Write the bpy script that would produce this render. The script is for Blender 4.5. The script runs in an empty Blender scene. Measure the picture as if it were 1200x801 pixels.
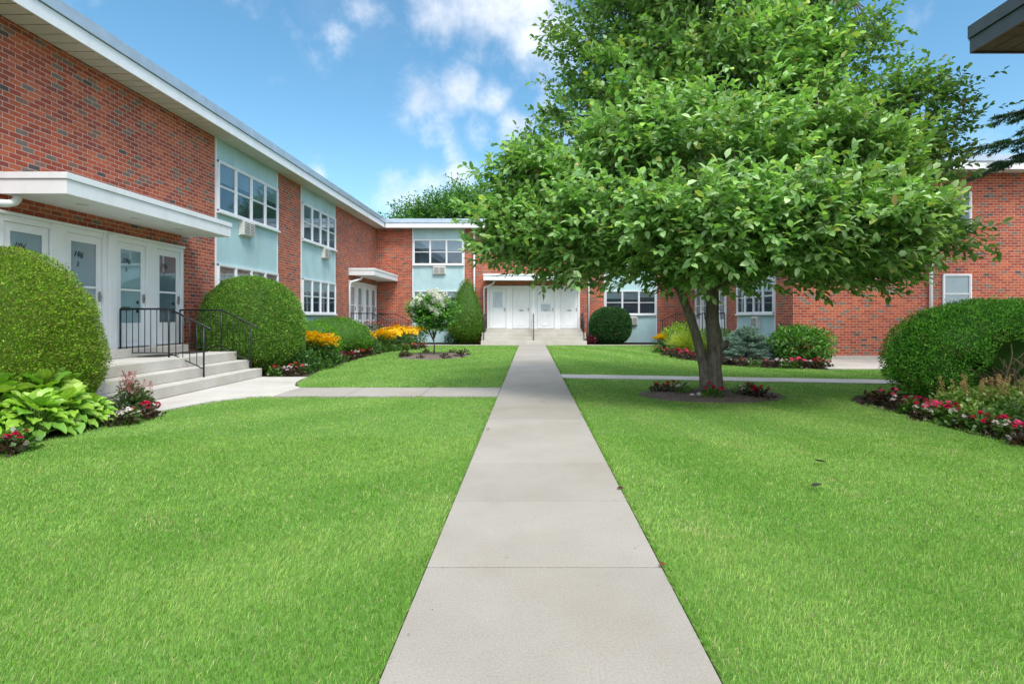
import bpy, math, random
import numpy as np
from mathutils import Vector, Matrix
R = math.radians
rnd = random.Random(7)
RG = np.random.default_rng(11)
sc = bpy.context.scene
COL = sc.collection
CAM_H = 1.35
FPX = 670.0

def G(px, py):
    """ground point for a spot measured on the photograph"""
    Y = FPX * CAM_H / (py - 371.0)
    return ((px - 622.0) / FPX * Y, Y)

def A(px, py, Y):
    return ((px - 622.0) / FPX * Y, Y, CAM_H + (371.0 - py) / FPX * Y)

# ------------------------------------------------------------ materials
def newmat(name):
    m = bpy.data.materials.new(name); m.use_nodes = True
    nt = m.node_tree
    return m, nt, nt.nodes['Principled BSDF'], nt.nodes['Material Output']

def N(nt, typ, **kw):
    n = nt.nodes.new(typ)
    for k, v in kw.items(): setattr(n, k, v)
    return n

def ramp(nt, stops, interp='LINEAR'):
    n = nt.nodes.new('ShaderNodeValToRGB'); cr = n.color_ramp; cr.interpolation = interp
    while len(cr.elements) > 1: cr.elements.remove(cr.elements[-1])
    cr.elements[0].position = stops[0][0]; cr.elements[0].color = (*stops[0][1], 1)
    for p, c in stops[1:]:
        e = cr.elements.new(p); e.color = (*c, 1)
    return n

def mth(nt, op, a, b=None, c=None):
    n = nt.nodes.new('ShaderNodeMath'); n.operation = op
    for i, v in enumerate((a, b, c)):
        if v is None: continue
        if isinstance(v, (int, float)): n.inputs[i].default_value = v
        else: nt.links.new(v, n.inputs[i])
    return n.outputs[0]

def mixc(nt, fac, a, b, mode='MIX'):
    n = nt.nodes.new('ShaderNodeMix'); n.data_type = 'RGBA'; n.blend_type = mode
    for s, v in ((n.inputs[0], fac), (n.inputs[6], a), (n.inputs[7], b)):
        if isinstance(v, (int, float)): s.default_value = v
        elif isinstance(v, tuple): s.default_value = (*v, 1)
        else: nt.links.new(v, s)
    return n.outputs[2]

def objco(nt, scale=None):
    tc = N(nt, 'ShaderNodeTexCoord')
    if scale is None: return tc.outputs['Object']
    mp = N(nt, 'ShaderNodeMapping'); mp.inputs['Scale'].default_value = scale
    nt.links.new(tc.outputs['Object'], mp.inputs[0]); return mp.outputs[0]

def noise(nt, co, scale, detail=4, rough=.55, out='Fac'):
    n = N(nt, 'ShaderNodeTexNoise'); n.inputs['Scale'].default_value = scale
    n.inputs['Detail'].default_value = detail; n.inputs['Roughness'].default_value = rough
    if co is not None: nt.links.new(co, n.inputs['Vector'])
    return n.outputs[out]

def bump(nt, b, h, strength=.3, dist=.01):
    n = N(nt, 'ShaderNodeBump'); n.inputs['Strength'].default_value = strength
    n.inputs['Distance'].default_value = dist
    nt.links.new(h, n.inputs['Height']); nt.links.new(n.outputs[0], b.inputs['Normal'])

def simple(name, col, rough=.5, metal=0, var=.12, vs=3.0, bmp=0, bs=60, spec=None, dirt=None):
    m, nt, b, o = newmat(name)
    co = objco(nt)
    nz = noise(nt, co, vs, 5)
    lo = tuple(c * (1 - var) for c in col); hi = tuple(min(1, c * (1 + var)) for c in col)
    r = ramp(nt, [(.3, lo), (.7, hi)]); nt.links.new(nz, r.inputs[0])
    c = r.outputs[0]
    if dirt:
        nz2 = noise(nt, objco(nt, (1, 1, .25)), 2.3, 6, .65)
        r2 = ramp(nt, [(.52, (0, 0, 0)), (.75, (1, 1, 1))]); nt.links.new(nz2, r2.inputs[0])
        c = mixc(nt, mth(nt, 'MULTIPLY', r2.outputs[0], dirt[1]), c, dirt[0])
    nt.links.new(c, b.inputs['Base Color'])
    b.inputs['Roughness'].default_value = rough; b.inputs['Metallic'].default_value = metal
    if spec is not None: b.inputs['Specular IOR Level'].default_value = spec
    if bmp: bump(nt, b, noise(nt, co, bs, 4), bmp, .004)
    return m

def brick_mat():
    m, nt, b, o = newmat('red_brick')
    tc = N(nt, 'ShaderNodeTexCoord')
    BW, RH, OFF = .222, .0825, .5
    bt = N(nt, 'ShaderNodeTexBrick')
    bt.inputs['Scale'].default_value = 1; bt.inputs['Mortar Size'].default_value = .0066
    bt.inputs['Mortar Smooth'].default_value = .25
    bt.inputs['Brick Width'].default_value = BW; bt.inputs['Row Height'].default_value = RH
    bt.offset = OFF
    wob = noise(nt, tc.outputs['UV'], 9, 2, .5, 'Color')
    wm = N(nt, 'ShaderNodeVectorMath', operation='MULTIPLY_ADD')
    nt.links.new(wob, wm.inputs[0]); wm.inputs[1].default_value = (.006, .006, 0)
    nt.links.new(tc.outputs['UV'], wm.inputs[2])
    nt.links.new(wm.outputs[0], bt.inputs['Vector'])
    sp = N(nt, 'ShaderNodeSeparateXYZ'); nt.links.new(tc.outputs['UV'], sp.inputs[0])
    row = mth(nt, 'FLOOR', mth(nt, 'DIVIDE', sp.outputs[1], RH))
    even = mth(nt, 'SUBTRACT', 1, mth(nt, 'FLOORED_MODULO', row, 2))
    col = mth(nt, 'FLOOR', mth(nt, 'ADD', mth(nt, 'DIVIDE', sp.outputs[0], BW), mth(nt, 'MULTIPLY', even, OFF)))
    cb = N(nt, 'ShaderNodeCombineXYZ'); nt.links.new(col, cb.inputs[0]); nt.links.new(row, cb.inputs[1])
    wn = N(nt, 'ShaderNodeTexWhiteNoise', noise_dimensions='2D'); nt.links.new(cb.outputs[0], wn.inputs['Vector'])
    r = ramp(nt, [(0, (.47, .098, .042)), (.22, (.37, .072, .036)), (.40, (.53, .13, .056)), (.56, (.34, .066, .036)),
                  (.70, (.46, .115, .058)), (.82, (.28, .066, .045)), (.87, (.25, .135, .095)), (.925, (.20, .15, .12)), (.982, (.09, .075, .075))], 'CONSTANT')
    nt.links.new(wn.outputs['Value'], r.inputs[0])
    n1 = noise(nt, tc.outputs['UV'], 40, 5, .7)
    rr = ramp(nt, [(.25, (.74, .74, .74)), (.75, (1.22, 1.2, 1.18))]); nt.links.new(n1, rr.inputs[0])
    c = mixc(nt, 1.0, r.outputs[0], rr.outputs[0], 'MULTIPLY')
    n2 = noise(nt, tc.outputs['UV'], .9, 4, .6)
    r2 = ramp(nt, [(.3, (.84, .82, .82)), (.7, (1.1, 1.1, 1.1))]); nt.links.new(n2, r2.inputs[0])
    c = mixc(nt, 1.0, c, r2.outputs[0], 'MULTIPLY')
    mp = N(nt, 'ShaderNodeMapping'); mp.inputs['Scale'].default_value = (1.8, .22, 1); nt.links.new(tc.outputs['UV'], mp.inputs[0])
    n3 = noise(nt, mp.outputs[0], 1.6, 7, .7); r3 = ramp(nt, [(.35, (.80, .79, .78)), (.5, (1, 1, 1)), (.68, (1.07, 1.09, 1.12))]); nt.links.new(n3, r3.inputs[0])
    c = mixc(nt, .8, c, r3.outputs[0], 'MULTIPLY')
    mn = noise(nt, tc.outputs['UV'], 12, 3)
    mr = ramp(nt, [(.3, (.42, .31, .24)), (.7, (.60, .47, .38))]); nt.links.new(mn, mr.inputs[0])
    c = mixc(nt, bt.outputs['Fac'], c, mr.outputs[0])
    nt.links.new(c, b.inputs['Base Color'])
    b.inputs['Roughness'].default_value = .85
    h = mth(nt, 'SUBTRACT', mth(nt, 'MULTIPLY', n1, .25), bt.outputs['Fac'])
    bump(nt, b, h, .7, .006)
    return m

def concrete_mat(name, lo, hi, aggregate=True):
    m, nt, b, o = newmat(name)
    co = objco(nt)
    a = noise(nt, co, 1.3, 6, .6); r = ramp(nt, [(.3, lo), (.7, hi)]); nt.links.new(a, r.inputs[0])
    c = r.outputs[0]
    st = noise(nt, co, .55, 7, .68); rs = ramp(nt, [(.45, (1, 1, 1)), (.62, (.93, .91, .87)), (.75, (.98, .97, .95))]); nt.links.new(st, rs.inputs[0])
    c = mixc(nt, 1.0, c, rs.outputs[0], 'MULTIPLY')
    sy = N(nt, 'ShaderNodeSeparateXYZ'); nt.links.new(co, sy.inputs[0])
    wn = N(nt, 'ShaderNodeTexWhiteNoise', noise_dimensions='1D'); nt.links.new(mth(nt, 'FLOOR', mth(nt, 'DIVIDE', mth(nt, 'SUBTRACT', sy.outputs[1], 3.09), 1.11)), wn.inputs['W'])
    rw = ramp(nt, [(0, (.93, .925, .91)), (1, (1.04, 1.04, 1.04))]); nt.links.new(wn.outputs['Value'], rw.inputs[0]); c = mixc(nt, 1.0, c, rw.outputs[0], 'MULTIPLY')
    f = noise(nt, co, 90, 5, .85); rf = ramp(nt, [(.3, (.74, .74, .73)), (.7, (1.2, 1.2, 1.18))]); nt.links.new(f, rf.inputs[0])
    c = mixc(nt, 1.0, c, rf.outputs[0], 'MULTIPLY')
    if aggregate:
        vo = N(nt, 'ShaderNodeTexVoronoi'); vo.inputs['Scale'].default_value = 62; nt.links.new(co, vo.inputs['Vector'])
        rv = ramp(nt, [(.10, (1, 1, 1)), (.17, (0, 0, 0))]); nt.links.new(vo.outputs['Distance'], rv.inputs[0])
        sep = N(nt, 'ShaderNodeSeparateColor'); nt.links.new(vo.outputs['Color'], sep.inputs[0])
        pick = mth(nt, 'GREATER_THAN', sep.outputs[0], .74)
        c = mixc(nt, mth(nt, 'MULTIPLY', mth(nt, 'MULTIPLY', rv.outputs[0], pick), .55), c, (.10, .085, .07))
    nt.links.new(c, b.inputs['Base Color']); b.inputs['Roughness'].default_value = .88
    bump(nt, b, f, .35, .003)
    return m

def leaf_mat(name, transl=.35, rough=.45, tint=(1, 1, 1), spec=.4, tcol=(1.2, 1.35, .5)):
    m, nt, b, o = newmat(name)
    at = N(nt, 'ShaderNodeAttribute', attribute_name='Col')
    c = mixc(nt, 1.0, at.outputs['Color'], tint, 'MULTIPLY')
    nt.links.new(c, b.inputs['Base Color']); b.inputs['Roughness'].default_value = rough
    b.inputs['Specular IOR Level'].default_value = spec
    if transl:
        tr = N(nt, 'ShaderNodeBsdfTranslucent')
        nt.links.new(mixc(nt, 1.0, c, tcol, 'MULTIPLY'), tr.inputs[0])
        mx = N(nt, 'ShaderNodeMixShader'); mx.inputs[0].default_value = transl
        nt.links.new(b.outputs[0], mx.inputs[1]); nt.links.new(tr.outputs[0], mx.inputs[2])
        nt.links.new(mx.outputs[0], o.inputs[0])
    return m

def glass_mat():
    m, nt, b, o = newmat('window_glass')
    gl = N(nt, 'ShaderNodeBsdfGlossy'); gl.inputs['Roughness'].default_value = .02; gl.inputs[0].default_value = (.9, .95, 1, 1)
    tr = N(nt, 'ShaderNodeBsdfTransparent'); tr.inputs[0].default_value = (.78, .85, .88, 1)
    fr = N(nt, 'ShaderNodeLayerWeight')
    f = mth(nt, 'ADD', mth(nt, 'MULTIPLY', mth(nt, 'POWER', fr.outputs['Facing'], 4.0), .55), .06)
    mx = N(nt, 'ShaderNodeMixShader'); nt.links.new(f, mx.inputs[0])
    nt.links.new(tr.outputs[0], mx.inputs[1]); nt.links.new(gl.outputs[0], mx.inputs[2])
    nt.links.new(mx.outputs[0], o.inputs[0]); return m

def soil_mat(name, lo, hi):
    m, nt, b, o = newmat(name)
    co = objco(nt)
    n1 = noise(nt, co, 28, 8, .75); r = ramp(nt, [(.3, lo), (.72, hi)]); nt.links.new(n1, r.inputs[0])
    nt.links.new(r.outputs[0], b.inputs['Base Color']); b.inputs['Roughness'].default_value = .95
    bump(nt, b, n1, 1.0, .03); return m

M = {}
M['brick'] = brick_mat()
M['white'] = simple('white_paint', (.80, .82, .84), .42, var=.03, dirt=((.55, .55, .52), .35))
M['trim'] = simple('white_trim', (.78, .80, .82), .4, var=.04, dirt=((.50, .50, .47), .3))
M['gutter'] = simple('grey_gutter_metal', (.42, .50, .58), .35, .3, var=.1)
M['soffit'] = simple('soffit_board', (.60, .57, .52), .6, var=.08, vs=1.2)
M['shaded_trim'] = simple('shaded_trim_metal', (.105, .125, .16), .4, .2, var=.1)  # near roof's fascia and gutter: shade put into the colour
M['shaded_soffit'] = simple('shaded_soffit', (.16, .13, .10), .7, var=.1)  # same roof's soffit boards, darkened in colour to stand for shade
M['door_pane'] = simple('frosted_pane', (.46, .53, .58), .2, var=.1)
M['stucco'] = simple('pale_blue_stucco', (.43, .62, .65), .8, var=.09, vs=1.4, bmp=.7, bs=45, dirt=((.36, .44, .42), .55))
M['roof'] = simple('roof_membrane', (.35, .35, .35), .9)
M['concrete'] = concrete_mat('pale_step_concrete', (.50, .48, .44), (.62, .60, .56), False)
M['path'] = concrete_mat('path_concrete', (.345, .325, .29), (.39, .368, .33))
M['iron'] = simple('black_iron', (.018, .02, .024), .38, .2, var=.2)
M['glass'] = glass_mat()
M['shade'] = simple('window_shade', (.33, .34, .35), .8, var=.25, vs=.9)
M['blind'] = simple('pale_blind', (.52, .52, .50), .8, var=.15, vs=1.5)
M['curtain'] = simple('beige_curtain', (.40, .35, .29), .9, var=.3, vs=6)
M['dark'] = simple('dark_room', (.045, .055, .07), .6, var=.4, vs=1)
M['door_dim'] = simple('door_behind_glass', (.78, .82, .82), .5, var=.12, vs=1.5)
M['grey'] = simple('grey_metal', (.30, .30, .29), .4, .5)
M['ac'] = simple('ac_enamel', (.66, .66, .62), .5, var=.05, dirt=((.4, .36, .28), .5))
M['acdark'] = simple('ac_dark', (.10, .10, .10), .6)
M['soil'] = soil_mat('bed_soil', (.025, .017, .012), (.10, .070, .05))
M['mulch'] = soil_mat('mulch', (.09, .07, .055), (.28, .22, .18))
M['mat'] = simple('rubber_mat', (.03, .03, .03), .9)
M['leaf'] = leaf_mat('magnolia_leaf', .34, .42, spec=.45)
M['hedge'] = leaf_mat('yew_leaf', .2, .55, spec=.25)
M['blade'] = leaf_mat('grass_blade', .3, .55, spec=.22, tcol=(1.15, 1.3, .5))
M['hosta'] = leaf_mat('hosta_leaf', .3, .36, spec=.5)
M['petal'] = leaf_mat('petal', .25, .55, spec=.2, tcol=(1.1, 1.05, 1.0))
def bark(name, lo, hi):
    m, nt, b, o = newmat(name)
    n1 = noise(nt, objco(nt, (1, 1, .28)), 22, 7, .7); r = ramp(nt, [(.3, lo), (.7, hi)]); nt.links.new(n1, r.inputs[0])
    nt.links.new(r.outputs[0], b.inputs['Base Color']); b.inputs['Roughness'].default_value = .9
    bump(nt, b, n1, .9, .02); return m
M['bark'] = bark('grey_bark', (.05, .044, .035), (.22, .20, .16))
M['twig'] = bark('tan_branch', (.12, .09, .05), (.42, .34, .20))

# ------------------------------------------------------------ mesh building
def link(o, parent=None):
    COL.objects.link(o)
    if parent is not None: o.parent = parent
    return o

def tag(o, label=None, cat=None, group=None, kind=None):
    if label: o['label'] = label
    if cat: o['category'] = cat
    if group: o['group'] = group
    if kind: o['kind'] = kind
    return o

def empty(name, loc=(0, 0, 0), rz=0, label=None, cat=None, group=None):
    o = bpy.data.objects.new(name, None); o.location = loc; o.rotation_euler = (0, 0, rz)
    o.empty_display_size = .2
    COL.objects.link(o); return tag(o, label, cat, group)

class MB:
    """collects shapes; T maps local (u, n, z) to world"""
    def __init__(s, T=None, flip=False):
        s.v = []; s.f = []; s.T = T or (lambda u, n, z: (u, n, z)); s.flip = flip
    def add(s, vs, fs):
        k = len(s.v); s.v += [s.T(*p) for p in vs]
        for f in fs:
            f = tuple(k + i for i in f); s.f.append(f[::-1] if s.flip else f)
    def box(s, x0, x1, y0, y1, z0, z1, ch=0):
        if x0 > x1: x0, x1 = x1, x0
        if y0 > y1: y0, y1 = y1, y0
        vs = [(x0, y0, z0), (x1, y0, z0), (x1, y1, z0), (x0, y1, z0), (x0, y0, z1), (x1, y0, z1), (x1, y1, z1), (x0, y1, z1)]
        s.add(vs, [(0, 3, 2, 1), (4, 5, 6, 7), (0, 1, 5, 4), (1, 2, 6, 5), (2, 3, 7, 6), (3, 0, 4, 7)])
    def prism(s, poly, z0, z1):
        n = len(poly); ar = sum(poly[i][0] * poly[(i + 1) % n][1] - poly[(i + 1) % n][0] * poly[i][1] for i in range(n))
        if ar < 0: poly = poly[::-1]
        vs = [(x, y, z0) for x, y in poly] + [(x, y, z1) for x, y in poly]
        fs = [tuple(range(n, 2 * n)), tuple(range(n))[::-1]] + [(i, (i + 1) % n, n + (i + 1) % n, n + i) for i in range(n)]
        s.add(vs, fs)
    def tube(s, pts, rad, n=8, cap=True):
        pts = [Vector(p) for p in pts]; k = len(pts)
        if not hasattr(rad, '__len__'): rad = [rad] * k
        vs = []; ref = None
        for i, p in enumerate(pts):
            d = (pts[min(i + 1, k - 1)] - pts[max(i - 1, 0)]).normalized()
            if ref is None:
                ref = Vector((0, 0, 1)) if abs(d.z) < .9 else Vector((1, 0, 0))
            a = d.cross(ref)
            if a.length < 1e-4: a = d.orthogonal()
            a.normalize(); b = d.cross(a).normalized(); ref = a.cross(d) if True else ref
            for j in range(n):
                t = 2 * math.pi * j / n
                vs.append(tuple(p + (a * math.cos(t) + b * math.sin(t)) * rad[i]))
        fs = []
        for i in range(k - 1):
            for j in range(n):
                j2 = (j + 1) % n
                fs.append((i * n + j, (i + 1) * n + j, (i + 1) * n + j2, i * n + j2))
        if cap:
            fs.append(tuple(range(n))); fs.append(tuple(range((k - 1) * n, k * n))[::-1])
        s.add(vs, fs)
    def build(s, name, mat, parent=None, uv=False, smooth=False, bevel=0):
        me = bpy.data.meshes.new(name); me.from_pydata(s.v, [], s.f); me.update()
        if uv:
            l = me.uv_layers.new(name='UVMap')
            for p in me.polygons:
                nx, ny, nz = (abs(c) for c in p.normal)
                for li in p.loop_indices:
                    c = me.vertices[me.loops[li].vertex_index].co
                    l.data[li].uv = (c.y, c.z) if nx >= max(ny, nz) else ((c.x, c.z) if ny >= nz else (c.x, c.y))
        me.materials.append(mat)
        if smooth: me.polygons.foreach_set('use_smooth', [True] * len(me.polygons))
        o = bpy.data.objects.new(name, me); link(o, parent)
        if bevel:
            md = o.modifiers.new('bevel', 'BEVEL'); md.width = bevel; md.segments = 2; md.limit_method = 'ANGLE'
        return o

class NM:
    """numpy mesh accumulator with per-vertex colours"""
    def __init__(s): s.V = []; s.C = []; s.L = []; s.S = []; s.n = 0
    def add(s, V, F, C):
        V = np.asarray(V, float).reshape(-1, 3); F = np.asarray(F)
        s.V.append(V); s.C.append(np.asarray(C, float).reshape(-1, 3))
        s.L.append((F + s.n).ravel()); s.S.append(np.full(len(F), F.shape[1])); s.n += len(V)
    def mesh(s, name, mat, smooth=False):
        V = np.concatenate(s.V).astype(np.float32); C = np.concatenate(s.C); L = np.concatenate(s.L).astype(np.int32); S = np.concatenate(s.S).astype(np.int32)
        me = bpy.data.meshes.new(name)
        me.vertices.add(len(V)); me.vertices.foreach_set('co', V.ravel())
        me.loops.add(len(L)); me.loops.foreach_set('vertex_index', L)
        me.polygons.add(len(S)); st = np.concatenate([[0], np.cumsum(S)[:-1]]).astype(np.int32)
        me.polygons.foreach_set('loop_start', st); me.polygons.foreach_set('loop_total', S)
        if smooth: me.polygons.foreach_set('use_smooth', np.ones(len(S), bool))
        me.update(calc_edges=True)
        a = me.attributes.new('Col', 'FLOAT_COLOR', 'POINT')
        a.data.foreach_set('color', np.concatenate([C, np.ones((len(C), 1))], 1).astype(np.float32).ravel())
        me.materials.append(mat); return me
    def build(s, name, mat, parent=None, smooth=False):
        o = bpy.data.objects.new(name, s.mesh(name, mat, smooth)); return link(o, parent)

def nrm(a): return a / np.maximum(np.linalg.norm(a, axis=-1, keepdims=True), 1e-9)

LEAF6_V = np.array([(0, 0, 0), (.38, .5, .10), (.38, -.5, .10), (.75, .38, .04), (.75, -.38, .04), (1, 0, -.12), (.4, 0, 0), (.75, 0, -.04)])
LEAF6_F4 = np.array([(6, 7, 3, 1), (6, 2, 4, 7)]); LEAF6_F3 = np.array([(0, 6, 1), (0, 2, 6), (7, 5, 3), (7, 4, 5)])
DIA_V = np.array([(0, 0, 0), (.45, .5, .06), (.45, -.5, .06), (1, 0, 0)])
def leaves(nm, P, D, Nn, L, W, C, kind='dia', cj=.0):
    """P base points, D long axes, Nn face normals"""
    n = len(P)
    if n == 0: return
    D = nrm(D); S = nrm(np.cross(Nn, D)); U = np.cross(D, S)
    T = DIA_V if kind == 'dia' else LEAF6_V
    L = np.broadcast_to(L, (n,))[:, None, None]; W = np.broadcast_to(W, (n,))[:, None, None]
    V = P[:, None, :] + D[:, None, :] * T[None, :, 0:1] * L + S[:, None, :] * T[None, :, 1:2] * W + U[:, None, :] * T[None, :, 2:3] * L
    k = len(T); C = np.broadcast_to(C, (n, 3)); CC = np.repeat(C, k, 0)
    base = (np.arange(n) * k)[:, None, None]
    if kind == 'dia':
        F = (np.array([(0, 2, 3, 1)])[None] + base).reshape(-1, 4); nm.add(V, F, CC)
    else:
        k0 = nm.n
        F4 = (LEAF6_F4[None] + base).reshape(-1, 4); nm.add(V, F4, CC)
        F3 = (LEAF6_F3[None] + base).reshape(-1, 3)
        nm.L.append((F3 + k0).ravel()); nm.S.append(np.full(len(F3), 3))

def rdir(n):
    return nrm(RG.normal(size=(n, 3)))

def snoise(P, f=1.0, seed=0.0):
    """cheap smooth 3-d noise in about -1..1"""
    P = np.asarray(P) * f; x, y, z = P[..., 0] + seed, P[..., 1] + seed * 1.7, P[..., 2] - seed
    v = np.sin(x * 1.7 + 1.3 * np.sin(y * 1.3 + z)) + np.sin(y * 2.1 + 1.7 * np.sin(z * 1.1 - x * .7)) + np.sin(z * 1.9 + 1.1 * np.sin(x * 1.5 + y * .6))
    v2 = np.sin(x * 4.3 + y * 3.1) * np.sin(z * 4.9 - y * 2.2 + x)
    return v / 3 * .75 + v2 * .35

def pal(n, cols, w=None):
    cols = np.array(cols, float); i = RG.choice(len(cols), n, p=w)
    return cols[i] * (1 + RG.normal(0, .1, (n, 1)))

def copy_tree(o, parent=None):
    c = o.copy(); COL.objects.link(c); c.parent = parent
    for ch in list(o.children): copy_tree(ch, c)
    return c
# ------------------------------------------------------------ buildings
XL, XR, YF, YR = -8.0, 8.3, 29.6, 18.1      # left wall, right wall, rear wall, right wing's end wall
ZS, OV = 5.9, .56
TL = (lambda u, n, z: (XL + n, u, z)); TF = (lambda u, n, z: (u, YF - n, z))
TR = (lambda u, n, z: (XR - n, u, z)); TE = (lambda u, n, z: (u, YR - n, z))
FL, FF, FR, FE = True, True, False, True     # whether the mapping mirrors
WALLS = {'L': (TL, True), 'F': (TF, True), 'R': (TR, False), 'E': (TE, True)}
def W(k): T, f = WALLS[k]; return MB(T, f)

def window(parent, wk, u0, u1, z0, z1, nsash, shade_frac=.5, thin=False, muntin=False):
    """a row of double-hung sashes in one white frame"""
    fr = W(wk); gl = W(wk); sh = W(wk); bk = W(wk); t = .046
    fr.box(u0, u1, .004, .06, z0, z0 + t); fr.box(u0, u1, .004, .06, z1 - t, z1)
    pw = (u1 - u0 - t) / nsash
    for i in range(nsash + 1):
        a = u0 + i * pw; w_ = t if 0 < i < nsash else t
        fr.box(a, a + w_, .004, .072 if 0 < i < nsash else .062, z0 + .001, z1 - .001)
    zm = (z0 + z1) / 2
    for i in range(nsash):
        a = u0 + i * pw + t; b = u0 + (i + 1) * pw
        for (p, q, dn) in ((z0 + t, zm, .0), (zm, z1 - t, .012)):
            s = .023
            fr.box(a, b, .006, .034 + dn, p, p + s); fr.box(a, b, .006, .034 + dn, q - s, q)
            fr.box(a, a + s, .006, .033 + dn, p + s, q - s); fr.box(b - s, b, .006, .033 + dn, p + s, q - s)
            gl.box(a + s, b - s, .022, .026, p + s, q - s)
        f = shade_frac * rnd.uniform(.75, 1.25); f = min(.97, f)
        zt = z1 - t - (z1 - z0 - 2 * t) * f
        sh.box(a, b, .012, .015, zt, z1 - t)
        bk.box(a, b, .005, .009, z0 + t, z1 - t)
    w = empty('window'); w.parent = parent
    fr.build('frame', M['trim'], w); gl.build('pane', M['glass'], w)
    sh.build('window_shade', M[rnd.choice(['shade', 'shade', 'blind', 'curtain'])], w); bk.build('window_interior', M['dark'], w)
    si = W(wk); si.box(u0 - .04, u1 + .04, .002, .11, z0 - .05, z0 - .002); si.build('sill', M['trim'], w)
    return w

def text_mesh(name, s, size, mat, parent, O, U, V, ital=0.0):
    cu = bpy.data.curves.new(name, 'FONT'); cu.body = s; cu.size = size; cu.shear = ital; cu.extrude = .002; cu.align_x = 'CENTER'
    t = bpy.data.objects.new('tmp', cu); COL.objects.link(t)
    dg = bpy.context.evaluated_depsgraph_get(); me = bpy.data.meshes.new_from_object(t.evaluated_get(dg))
    COL.objects.unlink(t); bpy.data.objects.remove(t)
    U = Vector(U).normalized(); V = Vector(V).normalized(); Wn = U.cross(V)
    mtx = Matrix((U, V, Wn)).transposed().to_4x4(); mtx.translation = Vector(O)
    me.transform(mtx); me.materials.clear(); me.materials.append(mat)
    o = bpy.data.objects.new(name, me); link(o, parent); return o

def door(parent, wk, u0, u1, z0, z1, style, hinge_low=True, num=None, depth=.0):
    """leaf between u0 and u1"""
    lf = W(wk); d0, d1 = .010, .030
    root = empty('door'); root.parent = parent
    st = .12
    if style in ('glass', 'dark'):
        zb, zt_ = z0 + .46, z1 - .13; zm = z0 + 1.09
        lf.box(u0, u0 + st, d0, d1, z0, z1); lf.box(u1 - st, u1, d0, d1, z0, z1)
        lf.box(u0 + st, u1 - st, d0, d1 - .002, z0, zb); lf.box(u0 + st, u1 - st, d0, d1 - .002, zt_, z1)
        lf.box(u0 + st, u1 - st, d0, d1 + .004, zm, zm + .04)
        lf.box(u0 + st + .05, u1 - st - .05, d1, d1 + .008, z0 + .1, zb - .09)
        lf.build('leaf', M['white'], root)
        g = W(wk); g.box(u0 + st, u1 - st, .018, .021, zb, zm); g.box(u0 + st, u1 - st, .018, .021, zm + .04, zt_); g.build('pane', M['glass'], root)
        i_ = W(wk); i_.box(u0 + st, u1 - st, .004, .007, zb, zt_); i_.build('inner_door', M['door_dim'] if style == 'glass' else M['shade'], root)
        ms = W(wk); c = u0 + st + .17; ms.box(c - .11, c + .11, .0075, .014, z0 + .70, z0 + .78); ms.build('mail_slot', M['grey'], root)
        lk = W(wk); lk.box(u1 - st - .1, u1 - st - .04, .0075, .015, z0 + .84, z0 + .9); lk.build('lock', M['iron'], root); lk = W(wk); lk.box(u1 - st - .11, u1 - st - .03, .0075, .016, z0 + .66, z0 + .76); lk.build('knob', M['iron'], root)
    else:
        lf.box(u0, u1, d0, d1, z0, z1); lf.build('leaf', M['white'], root)
        p = W(wk); a, b = u0 + .16, u1 - .16
        def rect(zl, zh, w_=.025):
            p.box(a, b, d1, d1 + .022, zl, zl + w_); p.box(a, b, d1, d1 + .022, zh - w_, zh)
            p.box(a, a + w_, d1, d1 + .021, zl + w_, zh - w_); p.box(b - w_, b, d1, d1 + .021, zl + w_, zh - w_)
        if style == 'upper': rect(z0 + 1.05, z1 - .15)
        elif style == 'bracket':
            rect(z0 + .12, z0 + 1.0); rect(z0 + 1.12, z1 - .12, .018)
        elif style == 'cross':
            rect(z0 + .85, z0 + 1.25); rect(z0 + 1.3, z1 - .12, .018); rect(z0 + .12, z0 + .72)
            for (ua, ub) in ((a, b), (b, a)):
                nseg = 10
                for i in range(nseg):
                    x = ua + (ub - ua) * (i + .5) / nseg; z = z0 + .15 + .54 * (i + .5) / nseg
                    p.box(x - .035, x + .035, d1, d1 + .010 + (.001 if ua == a else 0), z - .03, z + .03)
        else: rect(z0 + .12, z1 - .12, .018)
        p.build('moulding', M['trim'], root)
        if style in ('upper', 'cross'):
            g = W(wk); q0, q1 = ((z0 + 1.08, z1 - .18) if style == 'upper' else (z0 + .88, z0 + 1.22))
            g.box(a + .03, b - .03, d1 + .001, d1 + .004, q0, q1); g.build('pane', M['door_pane'], root)
        if style != 'upper':
            ms = W(wk); c = (u0 + u1) / 2; ms.box(c - .11, c + .11, d1 + .001, d1 + .02, z0 + .88, z0 + .93); ms.build('mail_slot', M['grey'], root)
    hu = u1 - .06 if hinge_low else u0 + .06
    h = W(wk); h.box(hu - .015, hu + .015, d1, d1 + .03, z0 + .86, z0 + 1.04); h.box(hu - .05, hu + .012, d1 + .03, d1 + .045, z0 + .94, z0 + .965); h.build('handle', M['grey'], root)
    if num:
        T, f = WALLS[wk]
        if wk == 'L':
            uc = u0 + st + .16
            text_mesh('house_number', num[0], .15, M['iron'], root, T(uc, .0235, z1 - .40), (0, 1, -.12), (0, .12, 1), .25)
            text_mesh('unit_number', num[1], .12, M['iron'], root, T(uc, .0235, z1 - .56), (0, 1, 0), (0, 0, 1), .1)
    return root

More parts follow.
